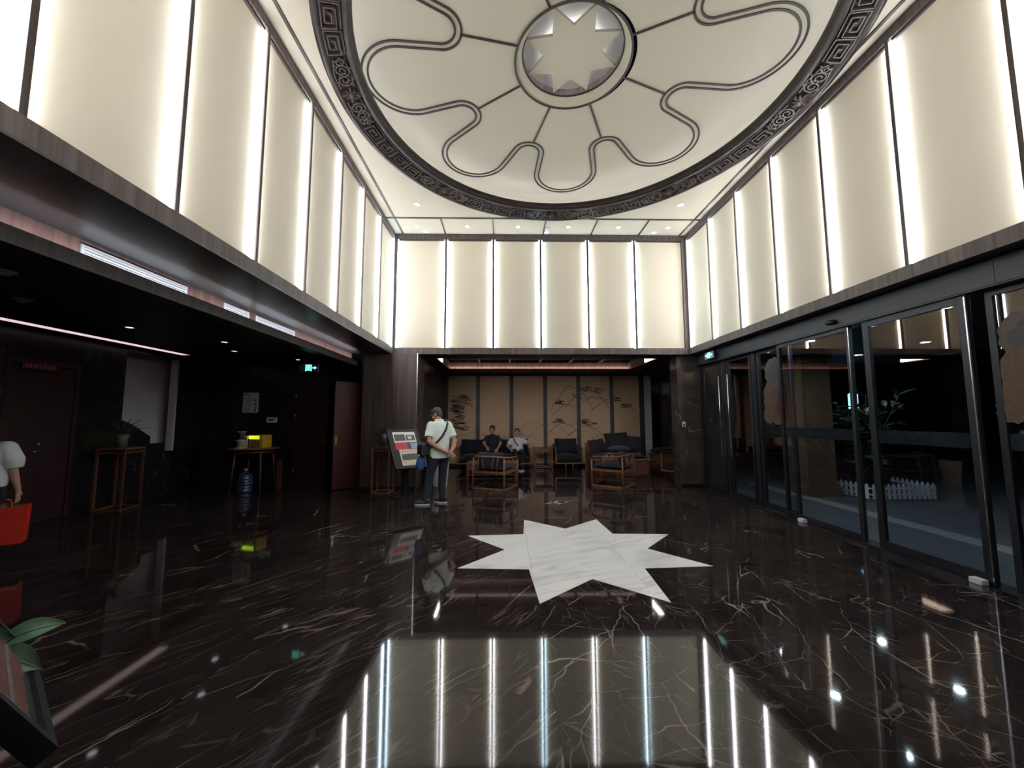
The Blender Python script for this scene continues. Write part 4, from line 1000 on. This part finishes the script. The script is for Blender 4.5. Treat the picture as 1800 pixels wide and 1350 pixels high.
# ------------------------------------------------------------------ glass front on the right
hd = struct('wall_header', B(4.30, 4.52, -3.0, 8.548, 2.655, 2.90), 'header_metal', 'dark metal header beam above the glass doors', 'beam')
for a, b in ((-3.0, .4), (.4, 3.2), (3.2, 6.0), (6.0, 8.548)): O('cover_plate', B(4.292, 4.30, a + .002, b - .002, 2.67, 2.885), 'header_metal', hd)
struct('ceiling_door_soffit', B(XR + .1, 4.6, YF, 8.548, 2.905, 2.94), 'soffit_black', 'narrow dark soffit above the door header', 'ceiling')
def glass_leaf(name, label, y0, y1, x, fw2=.055, band=True, pull=None, z1=2.655):
    t = thing(name, label, 'glass door', (x, (y0 + y1) / 2, 0), 0, kind='structure'); h = (y1 - y0) / 2
    for sg in (-1, 1): O('stile', B(-.022, .022, sg * h, sg * (h - fw2), .012, z1), 'frame_metal', t, bevel=.003)
    O('rail', B(-.022, .022, -h + fw2, h - fw2, .012, .012 + fw2 * 1.2), 'frame_metal', t); O('rail', B(-.022, .022, -h + fw2, h - fw2, z1 - fw2, z1), 'frame_metal', t)
    O('glazing_bead', B(-.030, -.022, -h + .004, -h + .014, .05, z1 - .02), 'silver', t)
    g = O('pane', B(-.005, .005, -h + fw2, h - fw2, .012 + fw2 * 1.2, z1 - fw2), 'door_glass', t)
    if band:
        bb = O('safety_band', B(-.0075, -.0055, -h + fw2, h - fw2, 1.21, 1.355), 'band_film', t)
        m = MB(); r_ = random.Random(int(y0 * 10))
        for k in range(5): glyph(m, .12 - k * .06, 1.283, .05, -.0085, r_, .001, axis='y', sg=-1)
        O('band_text', m, 'black_gap', t)['kind'] = 'stuff'
    if pull is not None: O('pull_handle', MB().tube([(-.022, pull, .75), (-.07, pull, .75), (-.07, pull, 2.35), (-.022, pull, 2.35)], .012, 8), 'silver', t)
    return t
glass_leaf('door_4', 'narrow glass door panel next to the marble return', 7.66, 8.46, 4.42, band=False, pull=-.33)
glass_leaf('door_5', 'second narrow glass door panel with a tall pull handle', 6.78, 7.50, 4.42, band=False, pull=.28)
glass_leaf('door_6', 'fixed glass door panel carrying the festive sticker', 5.82, 6.62, 4.43)
glass_leaf('door_7', 'sliding glass door leaf left of the open gap', 4.70, 6.0, 4.355)
glass_leaf('door_8', 'sliding glass door leaf right of the open gap', 3.46, 4.52, 4.355, fw2=.075)
glass_leaf('door_9', 'fixed glass panel at the right picture edge', 1.60, 3.38, 4.43)
glass_leaf('door_10', 'fixed glass panel behind the viewpoint', -1.0, 1.55, 4.43)
st_ = struct('trim_2', B(4.40, 4.47, 6.64, 6.76, 0, 2.655).box(4.40, 4.47, 7.52, 7.64, 0, 2.655).box(4.39, 4.47, 8.47, 8.548, 0, 2.655), 'frame_metal', 'dark metal posts between the glass doors', 'trim')
struct('wall_front_right', B(4.38, 4.5, -3.0, -1.02, 0, 2.655), 'panel_wood', 'dark wall end behind the viewpoint on the right', 'wall')
struct('trim_3', B(4.30, 4.50, -3, 8.55, -.004, .004), 'frame_metal', 'metal floor track under the glass doors', 'trim')
t = thing('door_stop', 'small white door stop on the floor at the sliding door left of the gap', 'door stop', (4.285, 5.62, .0)); O('block', B(-.035, .035, -.05, .05, 0, .05), 'paper', t, bevel=.006); O('bumper', B(.035, .045, -.03, .03, .012, .04), 'frame_metal', t)
t = thing('door_stop', 'small white door stop on the floor at the sliding door right of the gap', 'door stop', (4.285, 3.55, .0)); O('block', B(-.035, .035, -.05, .05, 0, .05), 'paper', t, bevel=.006); O('bumper', B(.035, .045, -.03, .03, .012, .04), 'frame_metal', t)
t = thing('motion_sensor', 'small black motion sensor on the door header', 'sensor', (4.292, 4.88, 2.74)); O('case', MB().ell((-.03, 0, 0), (.035, .07, .035), 14, 8), 'black_metal', t); O('lens', MB().ell((-.055, 0, -.012), (.014, .03, .016), 10, 6), 'black_gap', t)
def blob(m, cx, cz, r, x, n=22, k=7, amp=.16, sy=1, th=.0012, ph=0):
    pts = [(cx + r * sy * (1 + amp * abs(sin(k * pi * i / n + ph))) * cos(2 * pi * i / n), cz + r * (1 + amp * abs(sin(k * pi * i / n + ph))) * sin(2 * pi * i / n)) for i in range(n)]
    m.add([(x, y, z) for y, z in pts] + [(x - th, y, z) for y, z in pts], [tuple(range(n)), tuple(range(2 * n - 1, n - 1, -1))] + [(i, n + i, n + (i + 1) % n, (i + 1) % n) for i in range(n)])
    return m
def sticker(label, y, z, sc_, x):
    t = thing('window_sticker', label, 'sticker', (x, y, z))
    cnt = [0]
    def d(nm, mat, cy, cz, r, off, **k):
        cnt[0] += 1; O(nm, blob(MB(), cy * sc_, cz * sc_, r * sc_, -.001 - cnt[0] * .0005, th=.0003, **k), mat, t)
    for q in ((.05, .42, .20), (-.02, .22, .22), (.06, .0, .24), (.10, -.20, .20), (.02, -.36, .12), (-.16, -.30, .13), (.22, -.34, .12)): d('white_edge', 'sticker_cream', q[0], q[1], q[2] * 1.1, 1, k=9)
    for q in ((.02, .47, .10), (.12, .38, .09), (-.06, .36, .10), (.03, .30, .08)): d('cloud_shape', 'sticker_grey', *q, 2, k=5)
    for q in ((.14, .18, .10), (.02, .16, .09), (.20, .04, .09), (.12, -.06, .10), (.20, -.18, .09), (.22, -.33, .08)): d('tan_shape', 'sticker_tan', *q, 3, k=6)
    for q in ((-.10, .02, .10), (-.12, -.14, .11), (-.04, -.24, .10), (-.16, -.30, .09)): d('red_shape', 'sticker_red', *q, 4, k=4)
    for q in ((.06, -.34, .07), (-.12, .16, .08), (.02, .05, .06)): d('pale_shape', 'sticker_grey', *q, 5, k=4)
sticker('festive cloud-edged sticker in tan and red on the glass door beside the post', 6.16, 1.86, .95, 4.420)
sticker('festive cloud-edged sticker in grey and red on the glass at the right picture edge', 3.08, 1.86, .85, 4.420)

# ------------------------------------------------------------------ outside at night
struct('ground_outside', B(4.5, 24, -12, 30, -.10, -.02), 'pavement', 'dark paved forecourt outside the glass doors', 'ground')
for k in range(12): struct('kerb_strip' if k == 0 else 'kerb_strip', B(5.6, 5.9, -3 + k, -2.01 + k, -.019, -.010), 'pavement_light', 'pale paving slab of the strip outside the doors', 'paving')['group'] = 'pale paving slabs outside the doors'
struct('ceiling_canopy', B(4.52, 9.0, -3, 9.6, 2.78, 2.90), 'canopy', 'dark entrance canopy outside the doors', 'canopy')
for x, y, l in ((5.10, 7.35, 'lit canopy downlight outside, inner row farthest from the camera'), (5.10, 6.25, 'lit canopy downlight outside, inner row second from the far end'), (5.10, 5.20, 'lit canopy downlight outside seen through the open gap'), (5.12, 4.30, 'lit canopy downlight outside above the right sliding door'), (5.15, 3.55, 'lit canopy downlight outside at the right picture edge'), (7.22, 7.65, 'lit canopy downlight outside, outer row farther one'), (7.15, 6.33, 'lit canopy downlight outside, outer row nearer one')):
    downlight((x, y, 2.779), True, l, .06, 'canopy downlights', lm='lamp_out')
t = thing('canopy_column', 'brown stone canopy column outside the glass', 'column', (6.15, 7.75, -.02)); O('shaft', B(-.28, .28, -.28, .28, .2, 2.8), 'outer_wall', t); O('plinth', B(-.33, .33, -.33, .33, 0, .2), 'outer_wall', t); O('capital', B(-.32, .32, -.32, .32, 2.68, 2.8), 'outer_wall', t)
struct('wall_street', B(4.5, 24, 17, 17.3, 0, 6), 'black_gap', 'dark building across the forecourt', 'building')
def bush_pot(t): O('planter_box', B(-.45, .45, -.35, .35, 0, .22), 'dark_stone', t)
leafy('shrub', 'dense dark green shrub outside behind the white picket fence', (7.35, 7.75, -.02), bush_pot, .2, 2.05, .80, 290, .26, 'leaf', 9, 'shrub', 18)
pf = thing('picket_fence', 'low white picket fence around the shrub outside', 'fence', (7.35, 7.75, -.02))
pm = MB().prism([(-.03, 0), (.03, 0), (.03, .24), (0, .28), (-.03, .24)], -.006, .006).xf(Matrix.Rotation(pi / 2, 4, 'X')).mesh('picket'); pm.materials.append(MATS['picket'])
def fence_run(p0, p1, n):
    a = atan2(p1[1] - p0[1], p1[0] - p0[0]); L_ = sqrt((p1[0] - p0[0]) ** 2 + (p1[1] - p0[1]) ** 2)
    for k in range(n):
        f = (k + .5) / n; O('picket', pm, None, pf, (p0[0] + (p1[0] - p0[0]) * f, p0[1] + (p1[1] - p0[1]) * f, .02), a)
    for z in (.09, .2):
        q = O('rail', B(0, L_, .006, .016, z, z + .03), 'picket', pf, (p0[0], p0[1], 0), a)
fence_run((-.72, .25), (-.62, -.62), 9); fence_run((-.6, -.64), (.62, -.64), 13); fence_run((.64, -.62), (.72, .3), 9)
t = thing('street_sign', 'small glowing blue sign box outside above the shrub', 'sign', (8.32, 9.05, 1.70), radians(-40)); O('lamp_box', B(-.09, .09, 0, .06, 0, .34), 'blue_sign', t, bevel=.02); O('cap', MB().loft([(0, .03, .34, .10, .05), (0, .03, .42, .02, .02)], 12), 'blue_sign', t); O('pole', MB().cyl((0, .03, -1.72), (0, .03, 0), .02, n=8), 'black_metal', t)

# ------------------------------------------------------------------ people
def limb(m, pts, rr, n=14):
    m.tube(pts, rr, n)
    for p, r in zip(pts, rr): m.ell(p, (r, r, r), 12, 8)
    return m
def head_mesh(m, c, R):
    def e(p, r): m.ell(Vector(c) + R @ Vector(p), r, 16, 10, R)
    e((0, -.006, .022), (.076, .096, .100)); e((0, .030, -.055), (.057, .064, .066)); e((0, .055, -.02), (.060, .045, .07)); e((0, .103, -.018), (.013, .020, .022)); e((0, .096, .005), (.009, .012, .026))
    e((0, .084, .036), (.052, .016, .012)); e((0, .080, -.088), (.026, .020, .020)); e((0, .094, -.058), (.022, .010, .011))
    for s_ in (-1, 1): e((s_ * .078, -.008, -.008), (.010, .022, .032)); e((s_ * .040, .066, -.028), (.022, .022, .022))
def face_parts(c, R, t, hairmat, style='short'):
    m = MB()
    for s_ in (-1, 1): m.ell(Vector(c) + R @ Vector((s_ * .030, .090, .012)), (.013, .008, .006), 10, 6, R)
    O('eyes', m, 'eye', t)['kind'] = 'stuff'
    O('mouth', MB().ell(Vector(c) + R @ Vector((0, .1005, -.060)), (.021, .006, .006), 10, 6, R), 'lip', t)
    h = MB()
    def e(p, r): h.ell(Vector(c) + R @ Vector(p), r, 18, 12, R)
    e((0, -.020, .042), (.082, .096, .090)); e((0, -.048, -.005), (.074, .062, .085)); e((0, .050, .095), (.058, .042, .026))
    for s_ in (-1, 1): e((s_ * .066, .012, .040), (.017, .045, .045))
    if style == 'bob': e((0, -.06, -.06), (.085, .06, .10)); e((-.07, -.02, -.05), (.025, .05, .09)); e((.07, -.02, -.05), (.025, .05, .09))
    remesh('hair', h, .008, hairmat, t, 2)
def hand(m, wrist, d, nrm, thumb_side=1, curl=.5, s=1.0, spread=.12):
    """five fingers: d finger direction, nrm palm normal (fingers bend towards it)"""
    d = Vector(d).normalized(); nrm = Vector(nrm); nrm = (nrm - d * nrm.dot(d)).normalized(); sd = d.cross(nrm) * thumb_side; w = Vector(wrist)
    R = Matrix((sd, d, nrm)).transposed()
    m.ell(w + d * .048 * s, (.040 * s, .056 * s, .017 * s), 14, 8, R); m.ell(w + d * .012 * s, (.028 * s, .03 * s, .019 * s), 12, 8, R)
    for k, (o, L_) in enumerate(((.029, .070), (.010, .080), (-.010, .074), (-.028, .058))):
        p = w + d * .088 * s + sd * o * s; P = [p - d * .02 * s]; dd = (d + sd * (o * spread / .03)).normalized()
        for f in (.46, .32, .22):
            P.append(P[-1] + dd * (L_ * f + (.02 if f == .46 else 0)) * s); dd = (dd * cos(curl * .6) + nrm * sin(curl * .6)).normalized()
        m.tube(P, [.0095 * s, .0092 * s, .0085 * s, .0068 * s], 8); [m.ell(q, (.0085 * s,) * 3, 8, 6) for q in P[1:]]
    p = w + d * .022 * s + sd * .030 * s; dd = (d * .65 + sd * .75).normalized(); q1 = p + dd * .042 * s; q2 = q1 + (dd * .6 + d * .5 + nrm * .3 * curl).normalized() * .032 * s
    m.tube([p, q1, q2], [.013 * s, .011 * s, .008 * s], 8); m.ell(q2, (.008 * s,) * 3, 8, 6); m.ell(q1, (.011 * s,) * 3, 8, 6)
def shoe(t, c, ang, L_=.27, mat='shoe_dark', smat='sole'):
    d = Vector((cos(ang), sin(ang), 0)); R = Matrix((d, Vector((-d.y, d.x, 0)), Vector((0, 0, 1)))).transposed(); c = Vector(c)
    m = MB(); m.ell(c + d * .05 + Vector((0, 0, .045)), (L_ * .50, .046, .038), 16, 10, R); m.ell(c - d * .05 + Vector((0, 0, .075)), (.06, .043, .05), 14, 8, R); m.ell(c + d * .11 + Vector((0, 0, .04)), (.075, .047, .032), 14, 8, R)
    remesh('shoe', m, .008, mat, t, 2)
    P = []
    for i in range(20):
        a = 2 * pi * i / 20; P.append((c.x + (R @ Vector((L_ * .50 * cos(a) + .045, .050 * sin(a) * (1.06 if cos(a) > 0 else .9), 0))).x, c.y + (R @ Vector((L_ * .50 * cos(a) + .045, .050 * sin(a), 0))).y))
    O('shoe_sole', MB().prism(P, .0, .028), smat, t, bevel=.004)

# --- standing man seen from behind, hands clasped behind the back
pr = thing('person', 'standing man in a pale mint polo shirt, hands clasped behind his back', 'person', (-1.18, 6.98, 0), radians(36))
hc = Vector((-.015, .085, 1.565)); HR = rotm('Z', 32) @ rotm('X', -26)
m = MB(); head_mesh(m, hc, HR); limb(m, [(0, .0, 1.42), (-.008, .045, 1.52)], [.056, .052])
m.loft([(0, 0, .86, .145, .10), (0, 0, 1.1, .15, .105), (0, 0, 1.32, .17, .10), (0, 0, 1.42, .10, .075)])
for sx in (-1, 1):
    limb(m, [(sx * .165, -.005, 1.36), (sx * .225, -.06, 1.20), (sx * .246, -.105, 1.10)], [.050, .045, .041])
limb(m, [(-.252, -.105, 1.10), (-.12, -.185, .99), (.035, -.215, .905)], [.043, .039, .027])
limb(m, [(.252, -.105, 1.10), (.20, -.17, 1.0), (.118, -.222, .915)], [.043, .039, .027])
hand(m, (.105, -.232, .915), (.50, -.08, -.86), (0, -1, .1), 1, .25, 1.0, .35)
hand(m, (.035, -.212, .905), (.92, .10, -.30), (.1, 1, 0), -1, .9, 1.0)
for sx, kn, an in ((-1, (-.15, .06, .48), (-.235, .03, .10)), (1, (.085, .03, .48), (.075, .0, .10))): limb(m, [(sx * .085, 0, .84), kn, an], [.08, .055, .038])
remesh('body', m, .0075, 'skin', pr, 2, .4); face_parts(hc, HR, pr, 'hair_grey')
m = MB(); m.loft([(0, -.005, .795, .178, .140), (0, -.005, .86, .180, .142), (0, -.012, 1.0, .180, .138), (0, -.012, 1.15, .192, .142), (0, -.006, 1.28, .205, .140), (0, .0, 1.37, .200, .120), (0, .0, 1.425, .15, .095), (0, .010, 1.45, .080, .074), (0, .014, 1.468, .070, .068)], 28)
for sx in (-1, 1):
    m.ell((sx * .165, -.004, 1.372), (.080, .080, .076)); m.tube([(sx * .165, -.004, 1.37), (sx * .212, -.040, 1.25), (sx * .242, -.072, 1.165)], [.078, .076, .072], 18)
sh = remesh('shirt', m, .009, 'shirt_mint', pr, 3, .5)
O('collar', MB().lathe([(.070, 1.435), (.083, 1.43), (.076, 1.478), (.070, 1.482), (.064, 1.475), (.064, 1.44)], (0, .018, 0), 24), 'shirt_mint', pr)
m = MB(); m.loft([(0, 0, .76, .168, .128), (0, 0, .86, .165, .125), (0, 0, .96, .158, .118)])
for sx, kn, an in ((-1, (-.15, .06, .48), (-.235, .03, .085)), (1, (.085, .03, .48), (.075, .0, .085))): limb(m, [(sx * .088, 0, .80), (sx * .095 + (kn[0] - sx * .095) * .45, .02, .66), kn, ((kn[0] + an[0]) / 2, .035, .28), an], [.100, .088, .074, .068, .064])
remesh('trousers', m, .009, 'trousers', pr, 3, .5)
shoe(pr, (-.255, .01, 0), radians(140)); shoe(pr, (.072, -.01, 0), radians(118))
sp_ = [(.10, .07, 1.475), (.125, .0, 1.475), (.115, -.085, 1.42), (.06, -.142, 1.31), (-.02, -.158, 1.19), (-.10, -.148, 1.10), (-.165, -.105, 1.03), (-.205, -.03, .985)]
m = MB(); vs = []
for i, p in enumerate(sp_):
    P0 = Vector(sp_[max(i - 1, 0)]); P1 = Vector(sp_[min(i + 1, len(sp_) - 1)]); tdir = (P1 - P0).normalized(); out = Vector((p[0] * .6, p[1] - .02, .02 if i > 1 else .2)).normalized(); c = tdir.cross(out).normalized() * .021; q = Vector(p) + out * .006
    vs += [q - c, q + c, q + c - out * .008, q - c - out * .008]
m.add(vs, [(4 * i + k, 4 * i + (k + 1) % 4, 4 * i + 4 + (k + 1) % 4, 4 * i + 4 + k) for i in range(len(sp_) - 1) for k in range(4)])
bg = thing('shoulder_bag', 'black shoulder bag with a wide strap worn by the standing man', 'bag', (-1.18, 6.98, 0), radians(36))
O('strap', m, 'strap', bg); remesh('bag_body', MB().box(-.36, -.215, -.06, .16, .86, 1.04).ell((-.29, .05, 1.03), (.085, .12, .05)), .014, 'bag_black', bg, 6, .7)
O('zip', MB().tube([(-.365, -.03, 1.0), (-.368, .06, 1.012), (-.362, .14, 1.0)], .004, 6), 'silver', bg)
bb = thing('blue_bag', 'bright blue cloth bag hanging below the black shoulder bag', 'bag', (-1.18, 6.98, 0), radians(36))
remesh('bag_body', MB().loft([(-.30, .12, .60, .055, .05), (-.30, .12, .68, .085, .07), (-.295, .115, .76, .08, .065), (-.29, .11, .83, .05, .045), (-.29, .11, .855, .03, .03)]), .012, 'bag_blue', bb, 4); O('loop', MB().tube([(-.29, .11, .85), (-.33, .19, .95), (-.28, .20, 1.08), (-.22, .17, 1.06)], .010, 8), 'bag_blue', bb)

# --- seated man, navy polo
def seated(label, loc, rz, hair, shirt, lean, head_z, arms, knees, feet, skin='skin', hrot=None, strap=False, shw=.185):
    t = thing('person', label, 'person', loc, rz)
    lx = lean; ns = head_z - .175
    hc = Vector((0, lx * 1.1 + .02, head_z)); HR = hrot or Matrix.Identity(3)
    m = MB(); head_mesh(m, hc, HR); limb(m, [(0, lx * .95, ns), (0, lx * 1.05, ns + .09)], [.055, .052])
    m.loft([(0, 0, .46, .15, .11), (0, lx * .4, .66, .145, .10), (0, lx * .8, ns - .12, .165, .10), (0, lx * .95, ns, .09, .07)])
    for (sx, sh_, el, wr, hd_, nm) in arms: limb(m, [(sx * shw, lx * .9, ns - .055), el], [.056, .043]); limb(m, [el, wr], [.043, .028]); hand(m, wr, hd_, nm, sx, .55)
    remesh('body', m, .009, skin, t, 2, .4); face_parts(hc, HR, t, hair)
    m = MB(); m.loft([(0, -.0, .44, .185, .145), (0, lx * .3, .58, .180, .145), (0, lx * .6, .75, .190, .140), (0, lx * .85, ns - .12, .200, .128), (0, lx * .95, ns - .03, .15, .095), (0, lx, ns + .035, .068, .066)], 26)
    for (sx, sh_, el, wr, hd_, nm) in arms:
        S0 = Vector((sx * (shw - .02), lx * .9, ns - .055)); E0 = Vector(el); m.ell(S0, (.07, .07, .066)); m.tube([S0, S0.lerp(E0, .45), S0.lerp(E0, .72)], [.07, .068, .066], 16)
    remesh('shirt', m, .010, shirt, t, 3)
    m = MB(); m.ell((0, .0, .47), (.18, .15, .10))
    for sx, kn, ft in knees: limb(m, [(sx * .09, .03, .50), kn, ft], [.092, .070, .056])
    remesh('trousers', m, .010, 'trousers_black', t, 3)
    for c, a in feet: shoe(t, c, a)
    if strap: O('bag_strap', MB().ribbon([(.10, lx + .06, ns + .0), (.06, lx * .8 + .145, ns - .13), (-.02, lx * .5 + .155, .68)], .035, .006, (0, 1, .1)), 'bag_black', t)
    return t
seated('man in a navy polo shirt sitting forward on the sofa', (-.36, 11.62, 0), radians(172), 'hair_black', 'shirt_navy', .12, 1.165,
       [(1, 0, (.25, .17, .76), (.12, .36, .66), (-.35, .8, -.45), (0, -.4, -1)), (-1, 0, (-.25, .19, .76), (-.20, .42, .62), (.15, .9, -.4), (0, -.4, -1))],
       [(1, (.14, .46, .50), (.13, .48, .10)), (-1, (-.15, .46, .50), (-.17, .50, .10))], [((.13, .46, 0), radians(85)), ((-.17, .48, 0), radians(100))], hrot=rotm('Z', -12) @ rotm('X', -10))
seated('man in a white shirt with a dark strap leaning back on the sofa', (.36, 11.66, 0), radians(184), 'hair_black', 'shirt_white', -.05, 1.07,
       [(-1, 0, (-.33, .02, .72), (-.36, .22, .66), (.1, .9, -.4), (0, 0, -1)), (1, 0, (.30, .10, .66), (.22, .36, .60), (-.2, .9, -.3), (0, 0, -1))],
       [(1, (.12, .46, .56), (.02, .56, .22)), (-1, (-.12, .46, .50), (-.12, .48, .10))], [((-.12, .46, 0), radians(90)), ((.0, .60, .14), radians(110))], 'skin_pale', hrot=rotm('Z', -14) @ rotm('X', 6), strap=True, shw=.19)

# --- woman at the left picture edge
wm_ = thing('person', 'person in a loose white blouse and dark trousers walking at the left picture edge', 'person', (-5.385, 4.12, 0), radians(25))
hc = Vector((-.02, .04, 1.40)); HR = rotm('Z', 10)
m = MB(); head_mesh(m, hc, HR); limb(m, [(0, 0, 1.24), (-.01, .02, 1.34)], [.050, .046])
m.loft([(0, 0, .80, .14, .10), (0, 0, 1.0, .13, .09), (0, 0, 1.16, .155, .09), (0, 0, 1.25, .09, .07)])
limb(m, [(.165, 0, 1.19), (.225, -.01, .95), (.245, .05, .74)], [.05, .038, .024]); hand(m, (.245, .05, .74), (0, .12, -1), (-1, 0, 0), 1, 1.1, .92)
limb(m, [(-.165, 0, 1.19), (-.225, -.03, .95), (-.23, .06, .74)], [.05, .038, .024]); hand(m, (-.23, .06, .74), (0, .15, -1), (1, 0, 0), -1, .5, .92)
for sx, kn, an in ((-1, (-.09, .14, .44), (-.09, .06, .09)), (1, (.09, .03, .44), (.09, -.10, .10))): limb(m, [(sx * .085, 0, .80), kn, an], [.085, .055, .036])
remesh('body', m, .009, 'skin_pale', wm_, 2, .4); face_parts(hc, HR, wm_, 'hair_black', 'bob')
m = MB(); m.loft([(0, -.01, .80, .185, .145), (0, -.01, .90, .20, .16), (0, -.01, 1.02, .195, .15), (0, -.005, 1.14, .20, .14), (0, 0, 1.22, .165, .105), (0, .005, 1.275, .075, .07)], 26)
for sx in (-1, 1): m.ell((sx * .155, 0, 1.19), (.085, .085, .08)); m.tube([(sx * .155, 0, 1.19), (sx * .21, -.01, 1.06), (sx * .225, -.01, .98)], [.082, .092, .070], 16)
remesh('blouse', m, .010, 'shirt_white', wm_, 3)
m = MB(); m.loft([(0, 0, .72, .165, .125), (0, 0, .84, .16, .12), (0, 0, .90, .15, .11)])
for sx, kn, an in ((-1, (-.09, .14, .44), (-.09, .06, .09)), (1, (.09, .03, .44), (.09, -.10, .10))): limb(m, [(sx * .09, 0, .76), kn, an], [.105, .085, .085])
remesh('trousers', m, .010, 'trousers_black', wm_, 3)
shoe(wm_, (-.09, .06, 0), radians(92), .24); shoe(wm_, (.09, -.09, .01), radians(88), .24)
rb_ = thing('red_bag', 'bright red paper shopping bag carried by the person at the left edge', 'bag', (-5.225, 4.20, 0), radians(38))
m = MB(); x0, x1, y0, y1, z0, z1 = -.16, .16, -.09, .09, .21, .585
m.add([(x0, y0, z0), (x1, y0, z0), (x1, y1, z0), (x0, y1, z0), (x0 - .01, y0, z1), (x1 + .01, y0, z1), (x1 + .01, y1, z1), (x0 - .01, y1, z1)], [(0, 3, 2, 1), (0, 1, 5, 4), (1, 2, 6, 5), (2, 3, 7, 6), (3, 0, 4, 7)])
m2 = MB(); m2.add([(v[0] * .985, v[1] * .97, v[2] + .003) for v in m.v], [f[::-1] for f in m.f]); O('paper_body', m, 'bag_red', rb_); O('paper_lining', m2, 'bag_red', rb_)
for y in (-.085, .085): O('handle', MB().tube([(-.07, y, .57), (-.06, y * .6, .64), (0, y * .15, .665), (.06, y * .6, .64), (.07, y, .57)], .006, 6), 'bag_red', rb_)
remesh('contents', MB().ell((-.05, 0, .58), (.09, .07, .06)).ell((.06, .01, .57), (.07, .06, .05)), .012, 'photo_rust', rb_, 4)

# ------------------------------------------------------------------ foreground poster stand and plant at the lower left
pics2 = [('photo_print', -.25, .25, -.36, .36, 'photo_rust', .001), ('photo_image', -.25, .25, -.31, -.295, 'photo_dark', .002), ('photo_image', -.10, .22, -.1, .25, 'photo_dark', .002), ('photo_print', -.22, -.205, -.36, .36, 'photo_dark', .002)]
poster_stand('poster_stand', 'black tilted poster stand cut off at the lower left picture corner', (-1.416, .922), math.degrees(atan2(.8, .6)), 30, 1.114, .60, .84, pics2)
t = thing('potted_plant', 'broad-leaved plant reaching over the poster stand at the lower left corner', 'potted plant', (-1.98, 1.42, 0))
O('pot', MB().lathe([(.0005, 0), (.13, 0), (.15, .05), (.18, .40), (.165, .40), (.15, .36), (.0005, .36)], n=28), 'pot_grey', t); O('soil', MB().lathe([(.16, .37), (.0005, .375)], n=20), 'soil', t)
def big_leaf(base, tip, w, nrm, par):
    b, e = Vector(base), Vector(tip); d = e - b; L_ = d.length; d.normalize(); n_ = Vector(nrm); n_ = (n_ - d * n_.dot(d)).normalized(); s_ = d.cross(n_); vs = []; fs = []; K = 9; J = 4
    for i in range(K + 1):
        f = i / K; ww = w * (sin(pi * min(1, f * .94 + .04)) ** .75) * (1.1 - .25 * abs(f - .6)); cen = b + d * L_ * f + n_ * (.10 * L_ * sin(pi * f) - .10 * L_ * f * f)
        for j in range(-J, J + 1): u = j / J; vs.append(cen + s_ * ww * u + n_ * (.22 * w * abs(u) ** 1.5))
    c = 2 * J + 1
    for i in range(K):
        for j in range(c - 1): fs.append((i * c + j, i * c + j + 1, (i + 1) * c + j + 1, (i + 1) * c + j))
    q = [Vector(v) - n_ * .0025 for v in vs]; nn = len(vs)
    o = O('leaf', MB().add(list(vs) + q, fs + [tuple(nn + k for k in f[::-1]) for f in fs], True), 'leaf_big', par)
    O('midrib', MB().tube([b + d * L_ * f + n_ * (.10 * L_ * sin(pi * f) - .10 * L_ * f * f + .001) for f in (0, .25, .5, .75, .96)], [.004, .0035, .003, .002, .001], 6), 'stem', o)
ox, oy = 1.98, -1.42
hub = Vector((-1.50, 1.20, .84))
for pth in ([(-1.98, 1.42, .37), (-1.80, 1.34, .66), tuple(hub)], [(-1.98, 1.42, .37), (-1.72, 1.30, .6), (-1.47, 1.16, .74)], [(-1.98, 1.42, .37), (-1.95, 1.3, .75), (-1.85, 1.2, 1.0)]):
    O('stem', MB().tube([(p[0] + ox, p[1] + oy, p[2]) for p in pth], [.011, .008, .005], 8), 'stem', t)
for b_, e_, w_, n_ in (((-1.47, 1.21, .845), (-1.295, 1.185, .835), .036, (.1, -.55, .8)), ((-1.48, 1.23, .86), (-1.36, 1.30, .90), .036, (0, -.6, .8)), ((-1.52, 1.21, .86), (-1.40, 1.20, .905), .040, (.2, -.7, .6)),
                       ((-1.46, 1.20, .84), (-1.395, 1.17, .745), .028, (.4, -.8, .2)), ((-1.55, 1.21, .85), (-1.70, 1.20, .93), .045, (0, -.6, .8)), ((-1.85, 1.2, 1.0), (-1.72, 1.12, 1.08), .045, (0, -.6, .8)), ((-1.85, 1.2, 1.0), (-1.98, 1.15, 1.1), .045, (0, -.6, .8)), ((-1.72, 1.30, .65), (-1.62, 1.22, .76), .04, (0, -.7, .7))):
    big_leaf((b_[0] + ox - .035, b_[1] + oy, b_[2] - .035), (e_[0] + ox - .035, e_[1] + oy, e_[2] - .035), w_, n_, t)
